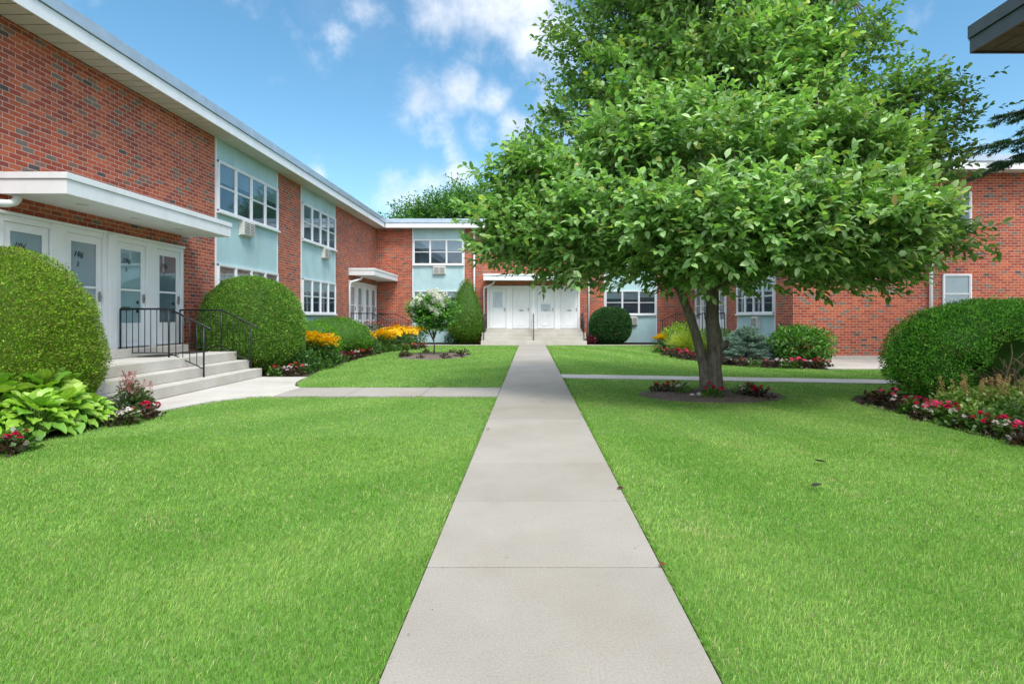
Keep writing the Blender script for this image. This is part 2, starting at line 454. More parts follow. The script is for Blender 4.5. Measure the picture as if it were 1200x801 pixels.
def entrance(b, wk, s0, L, styles, nums, z0=.77):
    """four doors set in one white surround that starts at s0 and is L long"""
    k = L / 4.56; leaf = .84 * k
    gaps = [.10 * k, .32 * k, .36 * k, .32 * k]
    fr = W(wk); u = s0; zt = z0 + 2.03
    spots = []
    for g in gaps:
        fr.box(u, u + g, .004, .07 if g > .2 else .06, z0 - .19, zt + .10)
        if g > .34 * k: fr.box(u + g * .25, u + g * .75, .07, .13, z0 - .19, zt + .101)
        u += g; spots.append((u, u + leaf)); u += leaf
    fr.box(u, s0 + L, .004, .06, z0 - .19, zt + .10)
    for a, c in spots: fr.box(a, c, .004, .058, zt + .004, zt + .10); fr.box(a, c, .004, .07, z0 - .03, z0 - .004)
    fr.box(s0 - .03, s0 + L + .03, .004, .085, zt + .102, zt + .15)
    fr.build('door_surround', M['white'], b, bevel=.006)
    for i, (a, c) in enumerate(spots):
        door(b, wk, a + .012, c - .012, z0, zt, styles[i], num=nums[i] if nums else None)
    for a, c in spots:
        q = W(wk); q.box(a - .0, c + .0, .07, .12, z0 - .03, z0 - .006); q.build('threshold', M['grey'], b)

def canopy(b, wk, s0, s1, proj=1.13, z0=3.17, z1=3.49):
    sl = W(wk); sl.box(s0 + .02, s1 - .02, .001, proj - .02, z0 + .035, z1 - .03)
    c = sl.build('canopy', M['white'], b)
    fb = W(wk)
    for (za, zb, p) in ((z0, z1 - .10, 0), (z1 - .096, z1, .022)):
        fb.box(s0 - p, s1 + p, proj - .02, proj + p, za, zb)
        fb.box(s0 - p, s0 + .02, .001, proj - .02, za, zb); fb.box(s1 - .02, s1 + p, .001, proj - .02, za, zb)
    fb.build('fascia', M['white'], c, bevel=.004)
    g = W(wk); g.box(s0 + .03, s1 - .03, .001, proj - .03, z1 - .03, z1 - .012); g.build('canopy_roof', M['roof'], c)
    for f in (.22, .5, .78):
        lt = W(wk)
        uc = s0 + (s1 - s0) * f
        lt.add([(uc + .09 * math.cos(t), proj * .5 + .09 * math.sin(t), z) for z in (z0 + .034, z0 + .024) for t in [k * math.pi / 6 for k in range(12)]],
               [tuple(range(12, 24))] + [(i, (i + 1) % 12, 12 + (i + 1) % 12, 12 + i) for i in range(12)])
        lt.build('ceiling_lamp', M['ac'], c)

def panel(b, wk, u0, u1, nsash, z_bot=.02, lower=.35, upper=.45):
    p = W(wk); p.box(u0, u1, .001, .02, z_bot, ZS - .001)
    pn = p.build('stucco_panel', M['stucco'], b)
    for e_ in (u0, u1):
        t = W(wk); t.box(e_ - .03, e_ + .02, .001, .03, z_bot, ZS - .002) if e_ == u0 else t.box(e_ - .02, e_ + .03, .001, .03, z_bot, ZS - .002)
        t.build('corner_trim', M['trim'], pn)
    for z0, z1, sf in ((4.04, 5.34, upper), (1.46, 2.70, lower)):
        # windows sit 2 cm proud, on the panel
        T, f = WALLS[wk]
        WALLS['tmp'] = ((lambda u, n, z, T=T: T(u, n + .018, z)), f)
        window(b, 'tmp', u0 + .03, u1 - .03, z0, z1, nsash, sf)

def roof(b, boxes_top, fascias, soffits, fm='trim', gm='gutter', sm='soffit'):
    m = MB()
    for x0, x1, y0, y1 in boxes_top: m.box(x0, x1, y0, y1, ZS + .03, ZS + .36)
    m.build('roof', M['roof'], b)
    f1 = MB(); f2 = MB()
    for x0, x1, y0, y1, ax, sgn in fascias:   # ax: axis the face looks along
        if ax == 'x':
            f1.box(x0, x0 + sgn * .03, y0, y1, ZS - .03, ZS + .20); f2.box(x0 - sgn * .01, x0 + sgn * .065, y0, y1, ZS + .212, ZS + .42)
        else:
            f1.box(x0, x1, y0, y0 + sgn * .03, ZS - .03, ZS + .20); f2.box(x0, x1, y0 - sgn * .01, y0 + sgn * .065, ZS + .212, ZS + .42)
    f1.build('fascia', M[fm], b); f2.build('gutter', M[gm], b)
    s = MB()
    for x0, x1, y0, y1, ax in soffits:
        a, e = (y0, y1) if ax == 'y' else (x0, x1); k = max(1, round((e - a) / .30)); st = (e - a) / k
        for i in range(k):
            p, q = a + i * st + .011, a + (i + 1) * st - .011
            if ax == 'y': s.box(x0, x1, p, q, ZS, ZS + .025)
            else: s.box(p, q, y0, y1, ZS, ZS + .025)
    s.build('soffit', M[sm], b)

def downspout(b, pts, r=.045):
    m = MB(); m.tube(pts, r, 8); return m.build('downspout', M['trim'], b, smooth=True)

# --- left wing
BL = empty('apartment_building', (XL - 5, 12, 0), 0, 'long two storey red brick wing on the left with pale blue window bays', 'building')
def place0(e):
    """parts are built in world coordinates: keep the empty at its base and undo its offset on the children"""
    inv = Matrix.Translation(e.location).inverted()
    for ch in e.children: ch.matrix_parent_inverse = inv
w = MB(); w.box(XL - 9, XL, -8, YF + .001, 0, ZS); w.build('wall', M['brick'], BL, uv=True)
roof(BL, [(XL - 9.3, XL + OV - .03, -8.5, YF - OV)], [(XL + OV, 0, -8.5, YF - OV - .065, 'x', 1)], [(XL + .002, XL + OV - .001, -8.5, YF - OV, 'y')])
entrance(BL, 'L', 8.52, 4.56, ['glass', 'glass', 'glass', 'dark'], [('196', '4'), ('196', '2'), ('196', '3'), ('196', '1')])
canopy(BL, 'L', 8.46, 13.1)
panel(BL, 'L', 14.5, 18.0, 4); panel(BL, 'L', 19.9, 23.3, 4)
entrance(BL, 'L', 25.1, 4.36, ['glass', 'glass', 'glass', 'glass'], None)
canopy(BL, 'L', 25.1, 29.55)
downspout(BL, [TL(25.35, .55, 3.2), TL(25.3, .5, 3.02), TL(25.05, .12, 2.88), TL(25.02, .07, 2.7), TL(25.02, .07, .1)])
downspout(BL, [TL(8.64, .24, 3.2), TL(8.64, .24, 3.13), TL(8.6, .235, 3.07), TL(8.5, .22, 3.03), TL(8.25, .14, 3.0), TL(7.9, .09, 2.97), TL(7.8, .075, 2.92), TL(7.76, .07, 2.8), TL(7.76, .07, .1)], .058)
fo = MB(); fo.box(XL, XL + .012, -8, 8.0, 0, .14); fo.build('foundation', M['concrete'], BL)
place0(BL)
# --- rear wing
BF = empty('apartment_building', (0, YF + 5, 0), 0, 'two storey brick wing closing the far end of the courtyard', 'building')
w = MB(); w.box(XL + .002, XR - .002, YF, YF + 9, 0, ZS); w.build('wall', M['brick'], BF, uv=True)
roof(BF, [(XL - 9.3, XR + 9.3, YF - OV + .03, YF + 9.3)], [(XL + OV + .065, XR - OV - .065, YF - OV, 0, 'y', -1)], [(XL, XR, YF - OV + .001, YF - .002, 'x')])
XF0 = -2.26
panel(BF, 'F', -6.10, -3.46, 3); panel(BF, 'F', 3.82, 6.50, 3)
entrance(BF, 'F', XF0, 4.80, ['upper', 'bracket', 'cross', 'plain'], None)
canopy(BF, 'F', XF0 - .1, XF0 + 4.95)
downspout(BF, [TF(-1.85, .5, 3.2), TF(-1.9, .45, 3.05), TF(-2.38, .15, 2.85), TF(-2.42, .09, 2.7), TF(-2.42, .09, .1)])
downspout(BF, [TF(-2.92, .07, ZS), TF(-2.92, .07, .1)]); downspout(BF, [TF(3.0, .07, ZS), TF(3.0, .07, .1)])
place0(BF)
# --- right wing
BR = empty('apartment_building', (XR + 6, 24, 0), 0, 'two storey brick wing on the right whose end wall faces the camera', 'building')
w = MB(); w.box(XR, XR + 22, YR, YF - .002, .12, ZS); w.build('wall', M['brick'], BR, uv=True)
fo = MB(); fo.box(XR - .006, XR + 22, YR - .006, YF - .004, 0, .119); fo.build('foundation', M['concrete'], BR)
roof(BR, [(XR - OV + .03, XR + 22.5, YR - OV + .03, YF - OV)],
     [(XR - OV, 0, YR - OV, YF - OV - .065, 'x', -1), (XR - OV + .001, XR + 22.5, YR - OV, 0, 'y', -1)],
     [(XR - OV + .001, XR - .002, YR, YF - OV, 'y'), (XR - OV + .001, XR + 22, YR - OV + .001, YR - .002, 'x')])
panel(BR, 'R', 19.4, 22.9, 4)
entrance(BR, 'R', 24.2, 4.56, ['glass', 'glass', 'glass', 'glass'], None)
canopy(BR, 'R', 24.1, 28.9)
for z0, z1, sf in ((4.06, 5.30, .1), (1.44, 2.70, .93)):
    window(BR, 'E', 13.02, 13.92, z0, z1, 1, sf); window(BR, 'E', 17.5, 18.4, z0, z1, 1, sf)
downspout(BR, [TE(12.62, .07, ZS), TE(12.62, .07, .1)], .055)
place0(BR)
# --- near building at the right edge, only its roof corner is in view
BN = empty('apartment_building', (13, 2, 0), 0, 'near brick building at the right edge, only its dark roof corner in view', 'building')
w = MB(); w.box(8.12, 17, -8, 9.25, 0, ZS); w.build('wall', M['brick'], BN, uv=True)
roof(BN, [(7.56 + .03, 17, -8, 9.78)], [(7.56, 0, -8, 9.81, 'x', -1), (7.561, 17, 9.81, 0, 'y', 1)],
     [(7.561, 8.118, -8, 9.25, 'y'), (7.561, 17, 9.252, 9.809, 'x')], 'shaded_trim', 'shaded_trim', 'shaded_soffit')
place0(BN)

# ------------------------------------------------------------ air conditioners
def ac(T, flip, u, z, label, w_=.62, h_=.40, d=.16):
    o = empty('air_conditioner', T(u, 0, z), 0, label, 'air conditioner', 'through-wall air conditioners')
    c = MB(T, flip); c.box(u - w_ / 2, u + w_ / 2, .021, d, z, z + h_); c.box(u - w_ / 2 - .03, u + w_ / 2 + .03, .021, .05, z - .03, z + h_ + .03)
    c.build('case', M['ac'], o, bevel=.008)
    g = MB(T, flip); g.box(u - w_ / 2 + .04, u + w_ / 2 - .04, d + .001, d + .004, z + .04, z + h_ - .04); g.build('recess', M['acdark'], o)
    g = MB(T, flip)
    k = 8
    for i in range(k):
        zz = z + .05 + (h_ - .1) * i / (k - 1); g.box(u - w_ / 2 + .03, u + w_ / 2 - .03, d + .005, d + .016, zz - .009, zz + .009)
    g.box(u - .012, u + .012, d + .017, d + .02, z + .03, z + h_ - .03)
    g.build('grille', M['ac'], o)
    inv = Matrix.Translation(o.location).inverted()
    for ch in o.children: ch.matrix_parent_inverse = inv
ac(TL, True, 15.95, 3.60, 'white air conditioner under the upper window of the nearer bay on the left wing')
ac(TL, True, 22.1, 3.60, 'white air conditioner under the upper window of the farther bay on the left wing')
ac(TF, True, -4.72, 3.55, 'white air conditioner below the upper window of the rear wing, left of the conical yew')
ac(TF, True, 5.25, .93, 'white air conditioner low under the rear wing window beside the round boxwood', .5, .42)
ac(TR, False, 20.9, .93, 'white air conditioner low on the right wing behind the blue spruce', .5, .42)

# ------------------------------------------------------------ steps and railings
def steps(T, flip, s0, s1, label, far=False, rz=0):
    o = empty('entrance_steps', T((s0 + s1) / 2, .7, 0), 0, label, 'steps', 'concrete entrance steps')
    for i, (z0, z1, e) in enumerate(((0, .19, 1.93), (.192, .38, 1.64), (.382, .57, 1.36))):
        m = MB(T, flip); m.box(s0, s1, .015 if not i else .014 + .001 * i, e, z0, z1); m.build('step', M['concrete'], o, bevel=.012)
    m = MB(T, flip); m.box(s0 + .12, s1 - .12, .132, .34, .572, .735); m.build('door_sill_step', M['concrete'], o, bevel=.01)
    inv = Matrix.Translation(o.location).inverted()
    for ch in o.children: ch.matrix_parent_inverse = inv
steps(TL, True, 8.35, 12.92, 'pale concrete entrance steps on the left, nearest the camera')
steps(TL, True, 24.9, 29.45, 'far left entrance steps behind the yellow flowers')
steps(TF, True, -2.42, 2.72, 'entrance steps at the far end of the central path')
steps(TR, False, 24.0, 28.75, 'entrance steps on the right wing behind the magnolia trunk')

def railing(T, flip, u, label, n0=.12, n1=1.05, n2=1.72, zL=.57, zs=.19, h=.93, simple_=False):
    o = empty('railing', T(u, n0, zL), 0, label, 'railing', 'black iron stair railings')
    r = .014
    def bar(name, a, b, w_=.012, parent=o):
        m = MB(T, flip); m.tube([(u, *a), (u, *b)], w_, 6); return m.build(name, M['iron'], parent, smooth=True)
    zt = zL + h; zt2 = zs + h + .0
    m = MB(T, flip)
    pts = [(u, n0, zt), (u, n1, zt), (u, n2 + .0, zt2 + .06), (u, n2 + .12, zt2 + .0), (u, n2 + .14, zt2 - .035)]
    m.tube(pts, .019, 8); m.build('handrail', M['iron'], o, smooth=True)
    m = MB(T, flip); m.tube([(u, n0, zL + .09), (u, n1, zL + .09), (u, n2, zs + .16)], .011, 6); m.build('bottom_rail', M['iron'], o)
    for nn, za, zb in ((n0, zL, zt), (n1 - .0, zL, zt), (n2, zs, zt2 + .05)):
        bar('post', (nn, za), (nn, zb), .019)
    k = 8
    for i in range(1, k): bar('baluster', (n0 + (n1 - n0) * i / k, zL + .09), (n0 + (n1 - n0) * i / k, zt), .008)
    k = 5
    for i in range(1, k):
        f = i / k; n_ = n1 + (n2 - n1) * f
        bar('baluster', (n_, zL + .09 + (zs + .16 - zL - .09) * f), (n_, zt + (zt2 + .05 - zt) * f), .008)
    inv = Matrix.Translation(o.location).inverted()
    for ch in o.children: ch.matrix_parent_inverse = inv
railing(TL, True, 10.98, 'black iron railing down the middle of the near left steps')
railing(TL, True, 12.84, 'black iron railing on the near left steps, its bars before the tall domed yew')
railing(TL, True, 8.39, 'black iron railing at the near end of the left steps, its tip past the hedge', n2=1.50)
railing(TL, True, 25.05, 'black iron railing on the near side of the far left steps')
railing(TL, True, 29.3, 'black iron railing on the far side of the far left steps, against the brick')
railing(TF, True, -2.3, 'black iron railing on the left side of the far steps by the white downspout')
railing(TF, True, .14, 'black iron handrail in the middle of the far steps')
railing(TF, True, 2.6, 'black iron railing on the right side of the far steps')
railing(TR, False, 24.15, 'black iron railing on the near side of the right wing steps')
railing(TR, False, 28.55, 'black iron railing on the far side of the right wing steps')
for u, lb in ((11.35, 'dark doormat on the landing before the third door from the left'), (12.4, 'dark doormat on the landing before the rightmost near door')):
    m = MB(TL, True); m.box(u - .33, u + .33, .40, .82, .574, .588); o = m.build('doormat', M['mat'], None, bevel=.004); tag(o, lb, 'doormat', 'doormats on the near landing')

# ------------------------------------------------------------ ground, paths, lawns
g = MB(); g.box(-400, 400, -60, 900, -.5, -.045); tag(g.build('ground', M['soil']), kind='structure')
def slabs(name, y0, y1, x0, x1, js, mat):
    m = MB(); js = [y0] + js + [y1]
    for a, b in zip(js[:-1], js[1:]): m.box(x0, x1, a + .005, b - .005, -.05, .0)
    return m.build(name, mat, bevel=.006)
js = [3.09 + 1.11 * i for i in range(-6, 22) if 3.09 + 1.11 * i > -4.5]
m = MB(); J = [-5] + js + [27.36]
for k, (a, b) in enumerate(zip(J[:-1], J[1:])):
    gap = .0065 if abs(a - 3.09) < .01 or abs(b - 3.09) < .01 else .0032
    m.box(-.562, .706, a + gap, b - gap, -.05, 0)
m.box(-.555, .70, -5, 27.35, -.052, -.009)
tag(m.build('central_path', M['path'], bevel=.004), kind='structure')
m = MB(); m.prism([(-6.065, 7.4), (-5.42, 7.75), (-5.28, 8.5), (-5.1, 9.2), (-4.7, 9.72), (-4.4, 9.75), (-4.4, 10.93), (-4.62, 11.2), (-4.85, 11.8), (-4.98, 12.4), (-5.02, 12.86), (-6.065, 12.86)], -.05, .002)
tag(m.build('side_pavement', M['concrete'], bevel=.004), kind='structure')
m = MB()
for a, b in ((-4.392, -3.2), (-3.19, -1.9), (-1.89, -.57)): m.box(a, b, 9.75, 10.93, -.05, .0)
tag(m.build('cross_path', M['path'], bevel=.004), kind='structure')
m = MB(); m.prism([(.712, 12.72), (.712, 13.48), (22, 9.84), (22, 9.08)], -.05, .0); tag(m.build('right_path', M['concrete'], bevel=.004), kind='structure')
m = MB(); m.box(-6.9, 6.6, 27.368, 27.66, -.05, .0); tag(m.build('far_path', M['concrete'], bevel=.004), kind='structure')
m = MB(); m.prism([(7.8, 15.0), (8.1, 14.86), (24, 14.86), (24, YR - .01), (XR - .05, YR - .01)], -.05, .004); tag(m.build('pavement', M['concrete'], bevel=.004), kind='structure')
LAWNS = {
 'front_left': [(-.575, -5), (-.575, 9.71), (-4.68, 9.68), (-5.06, 9.18), (-5.24, 8.5), (-5.38, 7.8), (-5.33, 7.1), (-5.36, 6.3), (-5.36, 5.7), (-5.36, -5)],
 'back_left': [(-.575, 10.97), (-.575, 27.33), (-4.5, 27.33), (-4.8, 25.8), (-5.35, 23.4), (-5.7, 21), (-5.62, 18.5), (-5.5, 16.7), (-5.36, 14.5), (-5.05, 12.85), (-4.98, 12.4), (-4.82, 11.8), (-4.6, 11.25), (-4.4, 10.97)],
 'front_right': [(.722, -5), (.722, 12.68), (12, 10.75), (12, 10.3), (7, 10.3), (5.7, 10.0), (5.22, 9.4), (5.12, 8.9), (5.2, 7.9), (5.14, 6.7), (5.2, 6.0), (5.2, -5)],
 'back_right': [(.722, 13.52), (.722, 27.33), (6.2, 27.33), (5.6, 25), (5.1, 23.2), (4.9, 21), (4.9, 18.5), (5.5, 16.1), (6.4, 15.25), (7.75, 14.83), (22, 14.83), (22, 9.95)],
}
RINGS = [(3.14, 9.95, 1.26, .86), (-3.36, 20.0, 1.2, 1.75)]
lawn_m, nt, b_, o_ = newmat('lawn_turf')
co = objco(nt); n1 = noise(nt, co, 60, 6, .7)
r = ramp(nt, [(.3, (.06, .15, .02)), (.7, (.15, .29, .05))]); nt.links.new(n1, r.inputs[0]); nt.links.new(r.outputs[0], b_.inputs['Base Color']); b_.inputs['Roughness'].default_value = .95
m = MB()
for p in LAWNS.values(): m.prism(p, -.06, -.022)
tag(m.build('lawn', lawn_m), kind='structure')
for i, (cx, cy, rx, ry) in enumerate(RINGS):
    nm = NM(); k = 48; rr = [0, .35, .7, .9, 1.0]; V = []; 
    for q in rr:
        for j in range(k):
            t = 2 * math.pi * j / k; wv = 1 + .04 * math.sin(3 * t + i) + .03 * math.sin(7 * t)
            V.append((cx + rx * q * wv * math.cos(t), cy + ry * q * wv * math.sin(t), (.05 * (1 - q ** 2) + .006 * math.sin(9 * t + q * 14)) * (1 if q < 1 else 0) - (.0 if q < 1 else .03)))
    F = [(a * k + j, a * k + (j + 1) % k, (a + 1) * k + (j + 1) % k, (a + 1) * k + j) for a in range(4) for j in range(k)]
    nm.add(V, F, np.full((len(V), 3), .1)); me = nm.mesh('mulch_bed', M['mulch'], True)
    o = bpy.data.objects.new('mulch_bed', me); link(o); tag(o, kind='structure')
# ------------------------------------------------------------ grass
def in_poly(X, Y, poly):
    ins = np.zeros(len(X), bool); n = len(poly)
    for i in range(n):
        x0, y0 = poly[i]; x1, y1 = poly[(i + 1) % n]
        if y0 == y1: continue
        c = ((y0 > Y) != (y1 > Y)) & (X < (x1 - x0) * (Y - y0) / (y1 - y0) + x0); ins ^= c
    return ins

def stripes(X, Y):
    """mowing passes: gentle arcs"""
    s = np.where(X < .1, X * .72 - Y * .69, X * .95 + Y * .30)
    w = np.sin(s * 2 * math.pi / 1.75 + .35 * np.sin(Y * .7 + X * .3))
    return np.tanh(w * 2.0) * (.5 + .35 * np.sin(X * .9 + 2 * np.sin(Y * .5)))
def lawn_grass(name, polys, label):
    nm = NM()
    for (ya, yb, dens, h, wd_) in ((1.2, 3.6, 19000, .028, .0023), (3.6, 6.5, 10500, .026, .0034), (6.5, 10.5, 4600, .025, .0058), (10.5, 17, 1800, .026, .011), (17, 28, 620, .030, .020)):
        for poly in polys:
            xs = [p[0] for p in poly]
            x0 = max(min(xs), -1.08 * yb - 2); x1 = min(max(xs), 1.0 * yb + 2.4)
            n = int((x1 - x0) * (yb - ya) * dens)
            if n <= 0: continue
            X = RG.uniform(x0, x1, n); Y = RG.uniform(ya, yb, n)
            k = in_poly(X, Y, poly) & (np.abs(X) < Y * 1.05 + 2.4)
            for cx, cy_, rx, ry in RINGS: k &= ((X - cx) / rx) ** 2 + ((Y - cy_) / ry) ** 2 > 1
            P0 = np.stack([X, Y, np.zeros_like(X)], 1)
            thin = snoise(P0, 1.6, 3) * .5 + snoise(P0, 5, 9) * .5
            k &= RG.random(n) < np.clip(1.05 - .35 * np.maximum(thin, 0), .3, 1)
            X, Y, thin = X[k], Y[k], thin[k]; n = len(X); P0 = P0[k]
            st = stripes(X, Y); pn = snoise(P0, .9, 1); p2 = snoise(P0, 3.1, 5); p3 = snoise(P0, 9, 2)
            base = np.stack([X, Y, np.full(n, -.024)], 1)
            th = RG.uniform(0, 2 * math.pi, n); lean = RG.uniform(.15, 1.15, n)
            ld = np.stack([np.cos(th) + .15 * st, np.sin(th) + .2 * st, np.zeros(n)], 1)
            H = h * RG.uniform(.6, 1.35, n) * (1 + .18 * p3)
            wv = np.stack([-np.sin(th + .7), np.cos(th + .7), np.zeros(n)], 1) * (wd_ * RG.uniform(.6, 1.3, n))[:, None] / 2
            mid = base + ld * (H * lean * .35)[:, None]; mid[:, 2] += H * .62
            tip = base + ld * (H * lean)[:, None]; tip[:, 2] += H * (1 - lean * .25)
            c1 = np.array([.145, .36, .04]); c2 = np.array([.37, .56, .14]); c3 = np.array([.60, .54, .30]); c4 = np.array([.13, .34, .11])
            t = np.clip(.50 + .30 * st + .24 * pn + .16 * p2 + .10 * p3 + .15 * p3 + RG.normal(0, .3, n), 0, 1.2)[:, None]
            C = c1 * (1 - t) + c2 * t
            bl = np.clip(.3 * p2 - .15, 0, .6)[:, None]; C = C * (1 - bl) + c4 * bl
            dry = (RG.random(n) < np.clip(.05 + .48 * np.maximum(snoise(P0, 2.3, 17) - .30, 0) + .16 * np.maximum(p3 * p2 - .3, 0), 0, .5))
            C[dry] = c3 * RG.uniform(.8, 1.2, (dry.sum(), 1))
            C = C * RG.uniform(.66, 1.3, (n, 1))
            if yb <= 6.5:
                V = np.stack([base - wv, base + wv, mid + wv * .8, mid - wv * .8, tip], 1).reshape(-1, 3); CC = np.repeat(C, 5, 0)
                b5 = (np.arange(n) * 5)[:, None]
                k0 = nm.n; nm.add(V, np.array([[0, 1, 2, 3]]) + b5, CC)
                F3 = np.array([[3, 2, 4]]) + b5 + k0; nm.L.append(F3.ravel()); nm.S.append(np.full(n, 3))
            else:
                V = np.stack([base - wv, base + wv, tip], 1).reshape(-1, 3)
                nm.add(V, np.array([[0, 1, 2]]) + (np.arange(n) * 3)[:, None], np.repeat(C, 3, 0))
    o = nm.build(name, M['blade']); tag(o, label, 'grass', None, 'stuff')
lawn_grass('lawn_grass', list(LAWNS.values()), 'short bright green mown grass covering the lawns')

def edge_blades(segs, label):
    nm = NM()
    for (x0, y0, x1, y1, ox, oy, per) in segs:
        Ln = math.hypot(x1 - x0, y1 - y0); n = int(Ln * per); t = RG.random(n)
        X = x0 + (x1 - x0) * t; Y = y0 + (y1 - y0) * t; P0 = np.stack([X, Y, 0 * X], 1)
        k = (RG.random(n) < np.clip(.45 + .9 * snoise(P0, 5, 31), 0.05, 1)) & (Y > 1.2); X, Y, P0 = X[k], Y[k], P0[k]; n = len(X)
        q = RG.uniform(-.03, .012, n); base = np.stack([X - ox * .012 + ox * q, Y - oy * .012 + oy * q, np.full(n, -.02)], 1)
        sc_ = np.clip(Y / 5, 1, 5); H = RG.uniform(.025, .06, n); D = nrm(np.stack([ox * RG.uniform(.1, 1.5, n) + RG.normal(0, .5, n), oy * RG.uniform(.1, 1.5, n) + RG.normal(0, .5, n), np.full(n, 1.0)], 1))
        leaves(nm, base, D, rdir(n), H, .0035 * sc_, pal(n, [(.13, .38, .03), (.22, .48, .07), (.40, .42, .18), (.10, .28, .03)]))
    o = nm.build('edge_grass', M['blade']); tag(o, label, 'grass', None, 'stuff')
edge_blades([(-.575, 1.2, -.575, 9.7, 1, 0, 420), (.722, 1.2, .722, 12.6, -1, 0, 420), (-.575, 11, -.575, 27, 1, 0, 140), (.722, 13.6, .722, 27, -1, 0, 140), (-4.6, 9.71, -.6, 9.71, 0, 1, 260), (-4.4, 10.97, -.6, 10.97, 0, -1, 260), (-5.06, 9.18, -4.68, 9.68, -.6, .6, 300), (-5.38, 7.8, -5.06, 9.18, -1, .2, 300), (-5.36, 5.0, -5.36, 7.8, -1, 0, 300), (5.2, 6, 5.2, 9.3, 1, 0, 300)], 'uneven grass blades leaning over the edges of the paths and beds')
# wood chips and litter lying on the mulch and soil, a few bits on the concrete
nm = NM()
for cx, cy_, rx, ry in RINGS:
    n = 1500; a = RG.uniform(0, 6.283, n); q = np.sqrt(RG.random(n)) * .98
    P = np.stack([cx + rx * q * np.cos(a), cy_ + ry * q * np.sin(a), .05 * (1 - q ** 2) + .004], 1); leaves(nm, P, rdir(n) * [1, 1, .25], rdir(n) * .5 + [0, 0, 1], RG.uniform(.015, .05, n), RG.uniform(.006, .016, n), pal(n, [(.20, .15, .11), (.32, .25, .19), (.10, .07, .05), (.42, .36, .28)]))
for x0, x1, y0, y1, n in ((4.95, 5.6, 5.5, 9.6, 1500), (-5.7, -5.2, 4.5, 8.2, 900), (-6.2, -5.3, 13, 26, 900), (4.9, 8, 14.8, 17, 900)):
    P = np.stack([RG.uniform(x0, x1, n), RG.uniform(y0, y1, n), np.full(n, -.04)], 1); ok = np.ones(n, bool)
    for pl in LAWNS.values(): ok &= ~in_poly(P[:, 0], P[:, 1], pl)
    P = P[ok]; n = len(P); leaves(nm, P, rdir(n) * [1, 1, .25], rdir(n) * .5 + [0, 0, 1], RG.uniform(.015, .05, n), RG.uniform(.006, .016, n), pal(n, [(.16, .12, .09), (.26, .20, .15), (.08, .055, .04)]))
o = nm.build('wood_chips', M['petal']); tag(o, 'brown wood chips scattered over the mulch rings and flower beds', 'wood chips', None, 'stuff')
nm = NM(); n = 260; X = RG.uniform(-.55, .69, n); Y = RG.uniform(1.8, 22, n); k = RG.random(n) < .35 + .65 * (np.abs(X - .07) > .5); X, Y = X[k], Y[k]; n = len(X)
leaves(nm, np.stack([X, Y, np.full(n, .003)], 1), rdir(n) * [1, 1, .1], rdir(n) * .3 + [0, 0, 1], RG.uniform(.006, .022, n), RG.uniform(.002, .008, n), pal(n, [(.14, .10, .06), (.16, .22, .06), (.08, .06, .05)]))
o = nm.build('path_litter', M['petal']); tag(o, 'tiny dry grass clippings and specks lying on the central path', 'litter', None, 'stuff')

